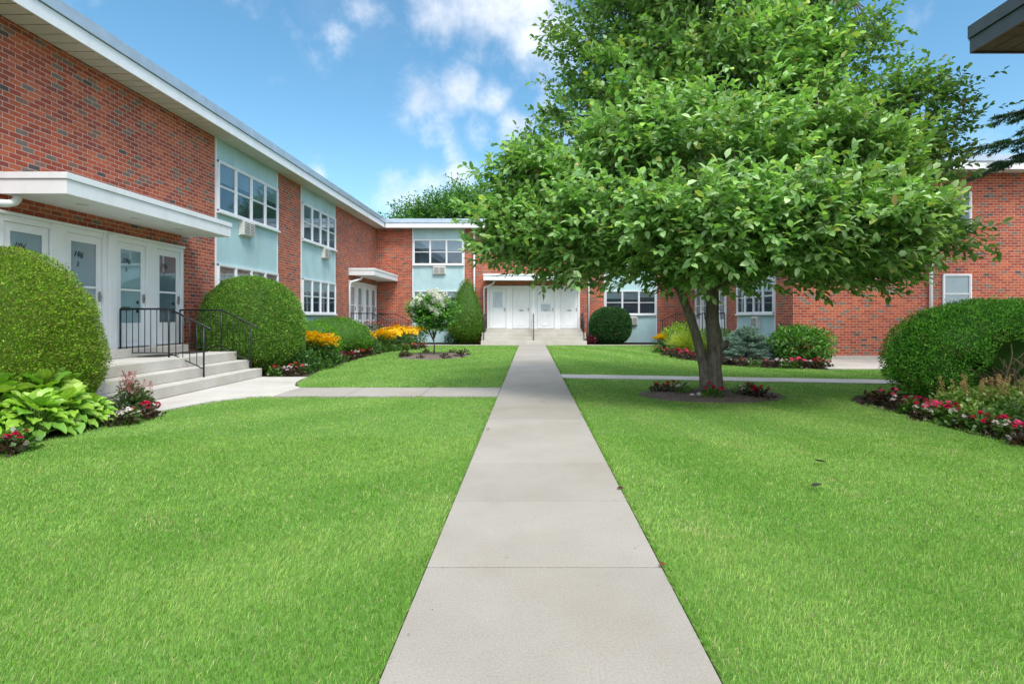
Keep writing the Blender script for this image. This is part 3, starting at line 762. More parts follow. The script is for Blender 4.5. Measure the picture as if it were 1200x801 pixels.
# ------------------------------------------------------------ clipped yews and boxwoods
def shell(d, rx, ry, rz, ex):
    """radius of a squarish dome in direction d"""
    q = (np.abs(d[:, 0] / rx) ** ex + np.abs(d[:, 1] / ry) ** ex + np.abs(d[:, 2] / rz) ** ex) ** (-1 / ex)
    return q
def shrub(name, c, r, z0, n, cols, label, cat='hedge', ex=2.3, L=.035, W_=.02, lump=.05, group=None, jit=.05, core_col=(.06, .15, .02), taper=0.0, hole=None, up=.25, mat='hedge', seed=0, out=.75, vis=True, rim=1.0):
    """dome on the ground: lower bulge below the centre height, foliage skin over a dark body"""
    o = empty(name, (c[0], c[1], 0), 0, label, cat, group)
    cc = np.array([0, 0, z0]); rx, ry, rzt = r
    def surf(d):
        rz = np.where(d[:, 2] > 0, rzt, z0 * 1.02)
        q = (np.abs(d[:, 0] / rx) ** ex + np.abs(d[:, 1] / ry) ** ex + np.abs(d[:, 2] / rz) ** ex) ** (-1 / ex)
        p = d * q[:, None]
        if taper:
            f = 1 - taper * np.clip(p[:, 2] / rzt, 0, 1) ** 1.2
            p[:, 0] *= f; p[:, 1] *= f
        w = 1 + lump * snoise(p + np.array([c[0], c[1], 0]), 1.6, seed) + lump * .5 * snoise(p, 4.5, seed + 4)
        return p * w[:, None], w
    d = rdir(int(n * 1.9))
    dz = d[:, 2]; d[:, 2] = dz
    P, w = surf(d)
    # area weighting by stretching
    keep = RG.random(len(P)) < np.clip(np.linalg.norm(P, axis=1) ** 2 / max(rx, ry, rzt) ** 2, .25, 1)
    P, d, w = P[keep], d[keep], w[keep]
    nx = nrm(P / np.array([rx, ry, max(rzt, .1)]) ** 2)
    P = P + cc
    k = P[:, 2] > .01
    if vis: # the far side is never seen closely: thin it
        toc = nrm(np.array([0, 0, CAM_H]) - (P + np.array([c[0], c[1], 0]))); fac = (nx * toc).sum(1)
        k &= RG.random(len(P)) < np.clip(.35 + fac * 3, .25, 1)
    if hole is not None: k &= ~hole(P + np.array([c[0], c[1], 0]))
    P, nx, w = P[k], nx[k], w[k]; n_ = len(P)
    fine = snoise(P, 14, seed) ; mid = snoise(P, 5, seed + 2)
    depth = RG.uniform(-jit, jit * .55, n_) + .015 * fine + np.where(RG.random(n_) < .025, RG.uniform(.02, .09, n_), 0) * (1 if L < .045 else .6)
    Pb = P + nx * depth[:, None]
    D = nrm(nx * out + RG.normal(0, .45, (n_, 3)) + np.array([0, 0, up]))
    Nn = nrm(nx + RG.normal(0, .5, (n_, 3)))
    C = pal(n_, cols)
    C *= np.clip(1 + .22 * fine + .14 * mid, .5, 1.6)[:, None]
    br = (snoise(P, 5.5, seed + 9) > .55) & (RG.random(n_) < .22)
    C[br] = np.array([.30, .22, .09]) * RG.uniform(.6, 1.2, (br.sum(), 1))
    nm = NM()
    leaves(nm, Pb, D, Nn, L * RG.uniform(.6, 1.4, n_), W_ * RG.uniform(.7, 1.3, n_), C)
    # body
    nu, nv = 56, 30; V = []
    dd = []
    for i in range(nv + 1):
        ph = math.pi * i / nv
        for j in range(nu): t = 2 * math.pi * j / nu; dd.append((math.sin(ph) * math.cos(t), math.sin(ph) * math.sin(t), math.cos(ph)))
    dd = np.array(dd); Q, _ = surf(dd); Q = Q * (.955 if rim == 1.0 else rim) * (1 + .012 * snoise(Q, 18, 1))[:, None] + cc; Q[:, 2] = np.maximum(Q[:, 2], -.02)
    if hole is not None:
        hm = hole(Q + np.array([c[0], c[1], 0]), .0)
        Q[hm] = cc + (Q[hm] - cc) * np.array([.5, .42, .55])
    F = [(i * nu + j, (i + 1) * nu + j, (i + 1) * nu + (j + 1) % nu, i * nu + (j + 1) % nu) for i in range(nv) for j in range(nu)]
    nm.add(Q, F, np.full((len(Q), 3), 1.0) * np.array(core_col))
    nm.build('foliage', M[mat], o)
    return o
YEW = [(.12, .28, .03), (.17, .36, .04), (.23, .43, .06), (.08, .20, .025), (.30, .47, .09)]
YEWW = [.3, .3, .2, .12, .08]
YELW = [(.17, .33, .015), (.25, .43, .025), (.34, .52, .05), (.10, .21, .018), (.25, .22, .06)]
def stem(o, x, y, z0, z1, r0, mat='bark'):
    m = MB(); m.tube([(x, y, z0), (x + .02, y, (z0 + z1) / 2), (x, y + .02, z1)], [r0, r0 * .8, r0 * .6], 7); m.build('trunk', M[mat], o)
h1 = shrub('yew_hedge', (-6.95, 7.35), (1.14, 1.12, 1.58), .64, 105000, YELW, 'huge domed yew hedge at the left edge behind the hostas', 'hedge', 2.35, .030, .013, .035, 'domed yews by the left steps', .035, (.10, .19, .015), seed=2)
stem(h1, 0, 0, 0, 1.2, .09)
h2 = shrub('yew_hedge', (-6.85, 14.15), (1.13, 1.15, 1.44), .85, 70000, YEW + [(.075, .17, .03)], 'tall domed yew standing past the far end of the near steps', 'hedge', 2.5, .038, .018, .03, 'domed yews by the left steps', .05, seed=5)
stem(h2, 0, 0, 0, 1.3, .08)
shrub('yew_hedge', (-6.95, 16.9), (1.2, 1.5, .72), .5, 14000, [(.09, .26, .015), (.13, .34, .02), (.17, .40, .03)], 'low rounded green hedge under the near bay, behind the first yellow flowers', 'hedge', 2.2, .05, .022, .05, 'low rounded hedges in the left bed', .05, seed=7)
shrub('yew_hedge', (-6.85, 20.1), (1.15, 1.9, .84), .48, 16000, [(.07, .21, .015), (.10, .27, .02), (.14, .33, .03)], 'low rounded darker hedge under the farther bay on the left wing', 'hedge', 2.2, .055, .024, .05, 'low rounded hedges in the left bed', .05, seed=9)
shrub('conical_yew', (-3.22, 28.75), (.93, .72, 2.45), .75, 16000, [(.08, .18, .012), (.12, .24, .015), (.17, .30, .02), (.06, .13, .012)], 'tall cone-shaped yew beside the far steps', 'shrub', 2.2, .075, .035, .03, None, .04, taper=.42, seed=3)
shrub('round_boxwood', (3.98, 28.6), (1.02, .75, .93), .86, 16000, [(.03, .09, .03), (.045, .13, .035), (.06, .17, .045)], 'dark round clipped boxwood to the right of the far steps', 'shrub', 2.5, .07, .04, .03, None, .04, (.006, .018, .006), seed=6)
# big right hedge with the bare hollow
def hole(P, grow=0.0):
    x, y, z = P[:, 0], P[:, 1], P[:, 2]
    v = ((x - 7.28) / .80) ** 2 + ((z - .55 - .20 * np.clip(x - 6.8, 0, 1)) / .48) ** 2 + .16 * np.sin(x * 9 + z * 7) + .10 * np.sin(x * 23 - z * 17)
    return (v < 1) & (y < 9.0)
h3 = shrub('yew_hedge', (7.66, 9.15), (1.86, 1.02, .98), .62, 95000, [(.11, .38, .035), (.16, .47, .045), (.22, .55, .07), (.28, .60, .10), (.07, .26, .035)], 'broad dome-topped dark green hedge at the right edge with a bare hollow', 'hedge', 2.6, .036, .020, .04, None, .045, (.05, .14, .02), hole=hole, seed=12)
m = MB()
for i in range(26):
    x0 = 7.2 + rnd.uniform(-.3, .6); y0 = 8.5 + rnd.uniform(-.1, .25)
    ang = rnd.uniform(-1.15, 1.15); L_ = rnd.uniform(.5, .95); pts = []; x, y, z = x0, y0, .02
    for s_ in range(7):
        pts.append((x - 7.66, y - 9.15, z)); a = ang * (.4 + s_ * .17)
        x += math.sin(a) * L_ / 6 + rnd.uniform(-.03, .03); z += math.cos(a) * L_ / 6; y -= rnd.uniform(-.02, .06)
    r0 = rnd.uniform(.008, .022); m.tube(pts, [r0 * (1 - .11 * q) for q in range(7)], 5)
    for _ in range(2):
        b = pts[rnd.randint(2, 5)]; a = ang + rnd.uniform(-.9, .9)
        m.tube([b, (b[0] + math.sin(a) * .15, b[1] - .03, b[2] + .12), (b[0] + math.sin(a) * .32, b[1] - .02, b[2] + .24)], [.007, .005, .003], 4)
m.build('bare_branches', M['twig'], h3, smooth=True)

# ------------------------------------------------------------ trees
def blob_pts(blobs, n, lo=.45):
    vol = np.array([b[3] * b[4] * b[5] for b in blobs]) ** .75; i = RG.choice(len(blobs), n, p=vol / vol.sum())
    B = np.array(blobs)[i]; d = rdir(n); rr = RG.uniform(lo ** 2, 1, n) ** .5
    return B[:, :3] + d * rr[:, None] * B[:, 3:6]
def depth_in(P, blobs):
    best = np.full(len(P), 9.0)
    for b in blobs:
        q = np.linalg.norm((P - np.array(b[:3])) / np.array(b[3:6]), axis=1); best = np.minimum(best, q)
    return best
def crown(parent, blobs, ncl, ntw, nlf, L, axis, cols, spread=.26, twl=.42, kind='leaf6', mat='leaf', wr=.56, inner=.35, droop=.15, origin=None, w=None, extra=None):
    o0 = np.array(origin if origin is not None else (0, 0, 0))
    C0 = blob_pts(blobs, ncl); dp = depth_in(C0, blobs)
    k = RG.random(len(C0)) < np.where(dp < .62, inner, 1); C0 = C0[k]
    if extra is not None: C0 = np.concatenate([C0, extra])
    n = len(C0) * ntw; Pc = np.repeat(C0, ntw, 0) + RG.normal(0, 1, (n, 3)) * spread * np.array([1, 1, .55])
    outw = Pc - np.array([axis[0], axis[1], 0]); outw[:, 2] = 0; outw = nrm(outw)
    clc = np.repeat(RG.normal(0, .12, (len(C0), 1)), ntw, 0)
    TD = nrm(outw * .75 + np.array([0, 0, .38]) + RG.normal(0, .45, (n, 3)))
    # leaves along each twig
    t = np.tile(np.linspace(.1, 1, nlf), n); idx = np.repeat(np.arange(n), nlf)
    N_ = len(idx); P = Pc[idx] + TD[idx] * (t * twl)[:, None]
    a = nrm(np.cross(TD, np.array([0, 0, 1.0]) + RG.normal(0, .15, (n, 3)))); b = np.cross(a, TD)
    ang = np.tile(np.arange(nlf) * 2.4, n) + RG.uniform(0, 6.28, n)[idx]
    rad = a[idx] * np.cos(ang)[:, None] + b[idx] * (np.sin(ang) * .6)[:, None]
    D = nrm(TD[idx] * (.35 + t[:, None] * .7) + rad * .9 + np.array([0, 0, -droop]) + RG.normal(0, .22, (N_, 3)))
    Nn = nrm(np.array([0, 0, 1.0]) + outw[idx] * .35 + RG.normal(0, .33, (N_, 3)))
    C = pal(N_, cols, w) * (1 + clc[idx])
    # young, paler leaves at the twig ends
    C = C * (1 + .28 * (t[:, None] > .9)) + np.array([.03, .03, 0]) * (t[:, None] > .9)
    nm = NM(); leaves(nm, P - o0, D, Nn, L * RG.uniform(.65, 1.2, N_), L * wr * RG.uniform(.8, 1.1, N_), np.clip(C, .005, .9), kind)
    nm.build('foliage', M[mat], parent)
    return C0, Pc, TD
def path_tube(m, a, b, r0, r1, sag=.15, n=5, k=6):
    a = Vector(a); b = Vector(b); pts = []
    off = Vector((rnd.uniform(-1, 1), rnd.uniform(-1, 1), rnd.uniform(-.3, .8))) * sag * (b - a).length * .5
    for i in range(n + 1):
        f = i / n; pts.append(tuple(a.lerp(b, f) + off * math.sin(math.pi * f)))
    m.tube(pts, [r0 + (r1 - r0) * i / n for i in range(n + 1)], k, cap=False)
    return pts
TX, TY = 3.14, 9.95
mag = empty('magnolia_tree', (TX, TY, 0), 0, 'spreading broad-leaved tree with twin trunks in the mulch ring', 'tree')
blobs = [(1.25, 10.0, 2.85, 1.75, 2.0, 1.1), (.12, 10.1, 2.72, 1.22, 1.2, .85), (3.5, 9.5, 2.65, 2.3, 2.7, 1.0), (5.35, 9.8, 2.62, 1.4, 1.9, .98), (6.6, 10.1, 2.8, .68, 1.1, .5),
 (4.6, 8.5, 2.65, 1.6, 1.5, .8), (2.6, 8.3, 2.75, 1.3, 1.3, .7),
 (1.3, 10.3, 4.2, 1.2, 1.4, .9), (.45, 10.1, 3.75, .9, .9, .5), (-.25, 10.0, 3.85, .48, .5, .4), (-.5, 10.0, 2.6, .6, .7, .5), (3.4, 10.1, 4.1, 2.3, 2.2, 1.1), (5.65, 10.2, 3.85, 1.2, 1.6, .95), (6.7, 10.1, 4.6, .5, .6, .6), (7.0, 10.1, 4.45, .3, .4, .22), (5.95, 10.3, 5.0, .25, .3, .25),
 (2.05, 11.0, 5.75, 1.2, 1.3, 1.25), (3.9, 11.0, 5.9, 1.9, 1.8, 1.4), (5.15, 11.0, 6.4, 1.0, 1.3, .95), (4.4, 11.0, 8.0, 2.1, 1.8, 1.1), (6.35, 11.0, 7.45, .5, .6, .3), (1.9, 11.0, 7.4, 1.0, 1.2, 1.0), (3.3, 11.0, 7.6, 1.6, 1.6, 1.2), (4.9, 10.9, 5.1, 1.3, 1.5, .8)]
MAGC = [(.14, .30, .08), (.20, .38, .11), (.27, .45, .16), (.38, .55, .26), (.40, .48, .12), (.46, .33, .17)]
blobs.insert(5, (6.0, 10.0, 2.3, .85, 1.1, .55))
blobs = [(TX + .35 + (b[0] - TX - .35) * .95, b[1], b[2], max(.2, b[3] - .30), max(.25, b[4] - .28), max(.18, b[5] - .20)) for b in blobs]
WM = [.22, .28, .27, .18, .046, .004]
SPR = []
for px, py, Y in ((566, 190, 10), (585, 180, 10.1), (600, 196, 10), (628, 140, 10.6), (640, 118, 10.8), (652, 12, 11), (648, 40, 11), (650, 75, 11), (668, -8, 11), (1010, 92, 10.8), (1048, 14, 11), (1060, 2, 11), (1030, 50, 11), (1100, 66, 10.1), (1088, 84, 10), (1118, 84, 10.1), (1140, 96, 10.2), (1135, 130, 10.2), (1150, 140, 10.2), (1128, 175, 10.1), (1120, 205, 10), (1138, 278, 10), (1148, 296, 10), (1060, 128, 10.3), (1042, 112, 10.4), (550, 262, 10), (552, 296, 10), (1075, 110, 10.2), (560, 240, 10), (612, 165, 10.3)):
    c_ = np.array(A(px, py, Y))
    for q in range(3): SPR.append(c_ + RG.normal(0, .09, 3) + (np.array([3.2, 10.3, 3.4]) - c_) * (.10 + .06 * q))
SPR = np.array(SPR); SPL = SPR[SPR[:, 2] < 4.0]; SPU = SPR[SPR[:, 2] >= 4.0]
C0, Pc, TD = crown(mag, blobs[:19], 860, 13, 10, .145, (TX, TY), MAGC, spread=.19, extra=SPL, origin=(TX, TY, 0), w=WM, inner=.55)
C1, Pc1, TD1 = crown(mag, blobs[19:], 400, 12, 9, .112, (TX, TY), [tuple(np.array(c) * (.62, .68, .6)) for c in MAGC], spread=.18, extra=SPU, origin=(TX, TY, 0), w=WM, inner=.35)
C0 = np.concatenate([C0, C1]); Pc = np.concatenate([Pc, Pc1]); TD = np.concatenate([TD, TD1])
# trunks: two stems from one base, limbs out to the clumps
m = MB(); o0 = Vector((TX, TY, 0))
def rel(p): return (p[0] - TX, p[1] - TY, p[2])
s1 = [(3.22, 9.95, -.03), (3.20, 9.95, .12), (3.18, 9.95, .45), (3.22, 9.97, .85), (3.17, 10.0, 1.3), (3.20, 10.05, 1.9), (3.30, 10.2, 2.8), (3.45, 10.4, 3.9), (3.6, 10.7, 5.2), (3.8, 10.9, 6.6), (4.0, 11, 8.0)]
s2 = [(3.08, 9.93, -.03), (3.06, 9.93, .15), (3.0, 9.92, .5), (2.90, 9.9, .9), (2.78, 9.9, 1.3), (2.62, 9.95, 1.75), (2.4, 10.0, 2.5), (2.15, 10.2, 3.4), (2.0, 10.5, 4.6), (1.95, 10.8, 6.0)]
m.tube([rel(p) for p in s1], [.21, .16, .135, .14, .115, .105, .095, .08, .06, .04, .02], 12)
m.tube([rel(p) for p in s2], [.17, .125, .09, .082, .076, .072, .064, .055, .04, .02], 12)
m.tube([rel((3.28, 9.93, .82)), rel((3.37, 9.88, .88)), rel((3.40, 9.85, .93))], [.09, .07, .03], 8)
m.build('trunk', M['bark'], mag, smooth=True)
m = MB()
stems = [Vector(p) for p in s1[4:]] + [Vector(p) for p in s2[4:]]
heads = []
for b in blobs:
    c = Vector(b[:3]) + Vector((0, 0, .25 if b[2] < 3.2 else 0)); cand = [s for s in stems if s.z < c.z + .2] or stems
    s = min(cand, key=lambda q: (q - c).length + max(0, q.z - c.z + .4) * 2)
    pts = path_tube(m, rel(s), rel(c), .055, .02, .22, 6, 7); heads += [Vector(p) + o0 for p in pts[2:]]
for p in C0[:]:
    c = Vector(p); h = min(heads, key=lambda q: (q - c).length); path_tube(m, rel(h), rel(c), .016, .006, .2, 4, 4)
m.build('limbs', M['bark'], mag, smooth=True)
m = MB()
for i in range(0, len(Pc), 2):
    a = Pc[i] - np.array([TX, TY, 0]); m.tube([tuple(a), tuple(a + TD[i] * .4)], [.004, .002], 3, cap=False)
m.build('twigs', M['bark'], mag)

# feathery tree beyond the rear wing
bt = empty('locust_tree', (-3.5, 43, 0), 0, 'feathery green tree rising behind the roof of the rear wing', 'tree')
LB = [(-5.5, 43, 9.0, 3.0, 3, 1.6), (-3, 43, 9.3, 3.2, 3, 2.0), (0, 43, 9.0, 3.2, 3, 1.9), (-8, 43, 7.9, 2.0, 2.4, 1.3), (3, 43, 8.4, 2.5, 2.5, 1.6)]
crown(bt, LB, 520, 14, 8, .32, (-3.5, 43), [(.05, .16, .035), (.08, .21, .045), (.11, .26, .06)], .55, .8, 'dia', 'leaf', .42, .6, .3, (-3.5, 43, 0))
m = MB(); m.tube([(0, 0, 0), (.1, 0, 3), (0, 0, 6), (.3, 0, 9)], [.35, .28, .2, .08], 8)
for b in LB: path_tube(m, (0, 0, 5), (b[0] + 3.5, b[1] - 43, b[2]), .14, .05, .15)
m.build('trunk', M['bark'], bt, smooth=True)

# conifer at the right whose branch tips droop into view
cf = empty('conifer_tree', (14.6, 13.6, 0), 0, 'dark conifer past the right edge, drooping branch tips against the sky', 'tree')
nm = NM(); m = MB(); m.tube([(0, 0, 0), (0, 0, 4), (.1, 0, 9), (0, 0, 12)], [.2, .17, .1, .03], 8)
def spray(pts, w_=.30, nn=260):
    pts = np.array(pts, float); k = len(pts); t = RG.uniform(0, 1, nn) ** .8 * (k - 1.001); i = t.astype(int); f = (t - i)[:, None]
    P = pts[i] * (1 - f) + pts[i + 1] * f; ax = nrm(pts[-1] - pts[0]); side = nrm(np.cross(ax, [0, 0, 1.0]))
    s = RG.choice([-1, 1], nn)[:, None]; D = nrm(ax * .8 + side * s * .9 + np.array([0, 0, -.35]) + RG.normal(0, .25, (nn, 3)))
    ln = w_ * (1 - .75 * t / k)
    for q in range(3):
        Pq = P + D * (ln * q * .3)[:, None] + RG.normal(0, .012, (nn, 3)); leaves(nm, Pq, D + RG.normal(0, .2, (nn, 3)), rdir(nn), .11, .022, pal(nn, [(.02, .065, .03), (.03, .09, .035), (.045, .12, .05)]))
for (tx, ty, tz, hz) in ((-3.28, .35, 6.22, 6.7), (-4.15, .5, 5.42, 5.9), (-2.6, -1.2, 7.4, 8.1), (-3.0, 1.6, 5.0, 5.9), (-1.2, -2.6, 5.6, 6.5), (1.8, -2.4, 5.0, 6.2), (2.6, .8, 6, 7), (-.6, 2.8, 6.6, 7.5), (-1.9, .3, 8.8, 9.6), (1.5, .5, 9.5, 10.2)):
    pts = [(tx * f, ty * f, hz + (tz - hz) * f ** 1.6) for f in np.linspace(.02, 1, 8)]
    m.tube(pts, [.045 * (1 - .11 * q) for q in range(8)], 5)
    spray(pts, .42, 420)
    for f in (.45, .6, .75):
        a = np.array(pts[int(f * 7)]); ax = np.array([tx, ty, 0]) / math.hypot(tx, ty); sd = np.array([-ax[1], ax[0], 0])
        for sg in (-1, 1):
            e = a + (ax * .7 + sd * sg * .8) * .8 + np.array([0, 0, -.18]); spray([a, (a + e) / 2 + [0, 0, .04], e], .22, 110)
nm.build('needles', M['hedge'], cf); m.build('trunk', M['bark'], cf, smooth=True)

# ------------------------------------------------------------ flowers and small plants
def flower_mesh(name, col, r=.035, n=14, petals=5, flat=.4):
    nm = NM(); d = rdir(n); d[:, 2] = np.abs(d[:, 2]); P = d * r * RG.uniform(.5, 1, (n, 1))
    for q in range(petals):
        a = 2 * math.pi * q / petals; D = np.stack([np.full(n, math.cos(a)), np.full(n, math.sin(a)), np.full(n, flat)], 1) + RG.normal(0, .15, (n, 3))
        leaves(nm, P, D, nrm(d + np.array([0, 0, .6])), r * .62, r * .6, np.array(col) * RG.uniform(.75, 1.25, (n, 1)))
    return nm.mesh(name, M['petal'])
FLW = {'red': flower_mesh('flower', (.62, .012, .075)), 'pink': flower_mesh('flower', (.85, .09, .25)), 'white': flower_mesh('flower', (.82, .74, .72)), 'magenta': flower_mesh('flower', (.42, .02, .22)), 'salmon': flower_mesh('flower', (.72, .13, .10))}
GREENL = [(.05, .13, .02), (.08, .19, .03), (.12, .24, .05)]; BRONZE = [(.035, .022, .018), (.065, .035, .025), (.05, .055, .02), (.10, .05, .03)]
def mound_mesh(cols, r=.17, h=.2, n=150, L=.06, kind='dia', W_=.045, up=.5):
    nm = NM(); d = rdir(n); d[:, 2] = np.abs(d[:, 2]); rr = RG.uniform(.35, 1, (n, 1)); P = d * rr * np.array([r, r, h])
    D = nrm(d * np.array([1, 1, .5]) + RG.normal(0, .4, (n, 3))); leaves(nm, P, D, nrm(d + np.array([0, 0, up]) + RG.normal(0, .3, (n, 3))), L * RG.uniform(.6, 1.2, n), W_ * RG.uniform(.7, 1.2, n), pal(n, cols), kind)
    st = MB(); return nm
LM = {'green': mound_mesh(GREENL).mesh('foliage', M['hosta']), 'bronze': mound_mesh(BRONZE).mesh('foliage', M['hosta']),
      'green2': mound_mesh(GREENL, .15, .24, 170).mesh('foliage', M['hosta']), 'bronze2': mound_mesh(BRONZE, .19, .17, 170).mesh('foliage', M['hosta'])}
ORD = ['first', 'second', 'third', 'fourth', 'fifth', 'sixth', 'seventh', 'eighth', 'ninth', 'tenth', 'eleventh', 'twelfth', 'thirteenth', 'fourteenth', 'fifteenth', 'sixteenth', 'seventeenth', 'eighteenth', 'nineteenth', 'twentieth']
def bedding(row, group, spots, rowtext):
    for i, (x, y, col, leafc, s) in enumerate(spots):
        lf = 'bronze-leaved' if leafc == 'bronze' else 'green-leaved'
        o = empty('begonia', (x, y, -.03), rnd.uniform(0, 6.28), '%s %s begonia, %s' % (lf, col, rowtext % ORD[i]) if col else '%s foliage clump without flowers, %s' % ('bronze' if leafc == 'bronze' else 'green', rowtext % ORD[i]), 'flower', group)
        o.scale = (s, s, s)
        f = bpy.data.objects.new('foliage', LM[leafc + rnd.choice(['', '2'])]); link(f, o)
        if col:
            k = rnd.randint(3, 5)
            for q in range(k):
                a = q * 2.4 + rnd.uniform(-.4, .4); rr = .14 * math.sqrt((q + .3) / k)
                fo_ = bpy.data.objects.new('flower', FLW[col]); link(fo_, o); fo_.location = (rr * math.cos(a), rr * math.sin(a), .21 - rr * .45 + rnd.uniform(-.02, .03))
                fs = rnd.uniform(.6, 1.05); fo_.scale = (fs, fs, fs); fo_.rotation_euler = (rnd.uniform(-.3, .3), rnd.uniform(-.3, .3), rnd.uniform(0, 6))
def gs(lst):   # photo spot of the plant foot -> ground
    out = []
    for px, py, col, lc, s in lst: x, y = G(px, py); out.append((x, y, col, lc, s))
    return out
bedding('ring', 'begonias round the magnolia trunk', gs([(772, 459, 'red', 'bronze', 1.0), (787, 460, 'red', 'bronze', 1.15), (800, 462, 'white', 'green', 1.1), (834, 466, 'red', 'green', 1.25), (868, 464, 'white', 'green', 1.1), (880, 465, 'red', 'bronze', 1.2), (893, 466, 'red', 'bronze', 1.15), (878, 457, None, 'bronze', .95)]), '%s from left in the magnolia ring')
bedding('hyd', 'dark bedding plants round the hydrangea', [(-3.36 + 1.0 * math.cos(a), 20.0 + 1.45 * math.sin(a), None, 'bronze', s) for a, s in ((3.3, 1.3), (3.7, 1.2), (4.5, .9), (5.3, 1.1), (5.9, 1.2), (.25, 1.3), (1.1, 1.0), (2.1, 1.0))], '%s in the ring round the hydrangea')
bedding('right', 'begonias along the right hedge', gs([(1028, 470, None, 'bronze', 1.25), (1043, 472, 'pink', 'bronze', 1.3), (1052, 478, 'white', 'bronze', 1.0), (1066, 482, 'red', 'green', 1.0), (1076, 480, 'red', 'green', 1.1), (1084, 490, 'white', 'bronze', .9), (1095, 490, 'pink', 'green', 1.1), (1102, 488, 'pink', 'green', 1.15), (1113, 493, 'red', 'green', 1.2), (1122, 499, 'white', 'green', 1.0), (1136, 500, None, 'bronze', 1.1), (1150, 504, 'red', 'green', .95), (1163, 503, 'red', 'green', 1.15), (1174, 509, 'red', 'bronze', 1.15), (1183, 513, 'white', 'green', 1.0), (1197, 514, 'pink', 'bronze', 1.15), (1204, 520, 'red', 'bronze', 1.1)]), '%s from left along the right hedge')
bedding('left near', 'begonias beside the hostas', gs([(5, 531, 'red', 'bronze', 1.0), (22, 526, 'red', 'green', 1.15), (143, 496, 'white', 'bronze', 1.0), (150, 494, 'white', 'green', 1.0), (168, 489, 'red', 'bronze', 1.05), (174, 486, 'red', 'bronze', 1.0)]), '%s from left beside the hostas')
bl = []
for px, py, col, lc, s in ((326, 441, 'red', 'green', 1.2), (341, 440, 'white', 'bronze', 1.1), (352, 438, 'salmon', 'bronze', 1.2), (363, 436, 'white', 'green', 1), (374, 433, None, 'green', 1.3), (385, 431, None, 'green', 1.3), (396, 426, 'magenta', 'green', 1.4), (403, 424, 'magenta', 'green', 1.4), (411, 421, 'red', 'bronze', 1.3), (418, 419, 'white', 'bronze', 1.3), (425, 418, 'salmon', 'bronze', 1.4), (433, 416, 'red', 'bronze', 1.4), (441, 414, 'salmon', 'bronze', 1.4), (450, 412.5, None, 'green', 1.5), (468, 411, None, 'green', 1.4), (478, 410, 'salmon', 'green', 1.3), (488, 409, 'salmon', 'bronze', 1.3), (497, 408, 'red', 'bronze', 1.2)):
    x, y = G(px, py); bl.append((x - .12, y + .1, col, lc, s))
bedding('left far', 'bedding plants edging the left bed', bl, '%s from the camera along the left bed edge')
br = []
for px, py, col, lc, s in ((772, 413, 'salmon', 'green', 1.3), (783, 416, 'salmon', 'bronze', 1.3), (793, 418, 'red', 'bronze', 1.4), (803, 420, 'pink', 'bronze', 1.5), (812, 421, 'red', 'bronze', 1.2), (846, 425, 'salmon', 'bronze', 1.3), (857, 426, 'white', 'bronze', 1.1), (872, 428, 'salmon', 'bronze', 1.1), (886, 429, None, 'green', 1.2), (900, 429, 'salmon', 'bronze', 1.0), (914, 430, 'white', 'bronze', 1.2), (922, 431, 'white', 'green', 1.1), (931, 431, 'pink', 'green', 1.3), (939, 431, 'pink', 'bronze', 1.3), (950, 431, 'white', 'bronze', 1.1), (960, 431, 'red', 'bronze', 1.25), (968, 430, 'red', 'bronze', 1.2)):
    x, y = G(px, py); br.append((x, y + .1, col, lc, s))
bedding('right far', 'bedding plants edging the right bed', br, '%s from left along the right wing bed')

# black-eyed susans: each clump a plant of its own
def daisy(name='flower'):
    nm = NM(); k = 12
    for q in range(k):
        a = 2 * math.pi * q / k; leaves(nm, np.zeros((1, 3)), np.array([[math.cos(a), math.sin(a), .15]]), np.array([[0, 0, 1.0]]), .042, .018, np.array([[1.0, .64, .012]]))
    V = [(.012 * math.cos(t), .012 * math.sin(t), .004) for t in (0, 1.57, 3.14, 4.71)] + [(0, 0, .016)]
    nm.add(V, [(0, 1, 4, 4)], np.full((5, 3), .03)) if False else nm.add(np.array(V), np.array([(0, 1, 4), (1, 2, 4), (2, 3, 4), (3, 0, 4)]), np.full((5, 3), .03) * np.array([1.4, .8, .3]))
    return nm.mesh(name, M['petal'])
DM = daisy()
def susan_foliage(h):
    nm = NM(); n = 520; P = np.stack([RG.normal(0, .17, n), RG.normal(0, .17, n), RG.uniform(.02, h * .88, n)], 1); leaves(nm, P, rdir(n) * [1, 1, .5] + [0, 0, .25], rdir(n) + [0, 0, 1.2], .10 * RG.uniform(.6, 1.2, n), .04, pal(n, [(.035, .11, .015), (.08, .22, .03), (.13, .28, .04)]))
    return nm.mesh('foliage', M['hosta'])
SF = {h: susan_foliage(h) for h in (.75, .85)}
def susans(spots, group, txt):
    for i, (x, y, s, nf) in enumerate(spots):
        h = rnd.choice([.75, .85]); o = empty('coneflower', (x, y, -.03), rnd.uniform(0, 6), 'yellow coneflower plant, ' + txt % ORD[i], 'flower', group); o.scale = (s, s, s)
        f = bpy.data.objects.new('foliage', SF[h]); link(f, o)
        for q in range(nf):
            a = q * 2.4; rr = .33 * math.sqrt((q + .5) / nf) + rnd.uniform(-.03, .03)
            d = bpy.data.objects.new('flower', DM); link(d, o); d.location = (rr * math.cos(a), rr * math.sin(a), h + .10 - rr * .5 + rnd.uniform(-.12, .06)); d.rotation_euler = (rnd.uniform(.1, 1.0), rnd.uniform(-.5, .5), rnd.uniform(-.8, .8)); fs = rnd.uniform(1.4, 2.1); d.scale = (fs, fs, fs)
susans([(-6.3, 15.3, 1.05, 78), (-5.95, 15.3, 1.05, 78), (-6.1, 16.0, 1.1, 78), (-5.65, 15.7, 1.0, 78), (-6.45, 15.8, 1.1, 78), (-5.75, 16.2, 1.05, 78)], 'yellow coneflowers by the domed yew', '%s of the clump right of the domed yew')
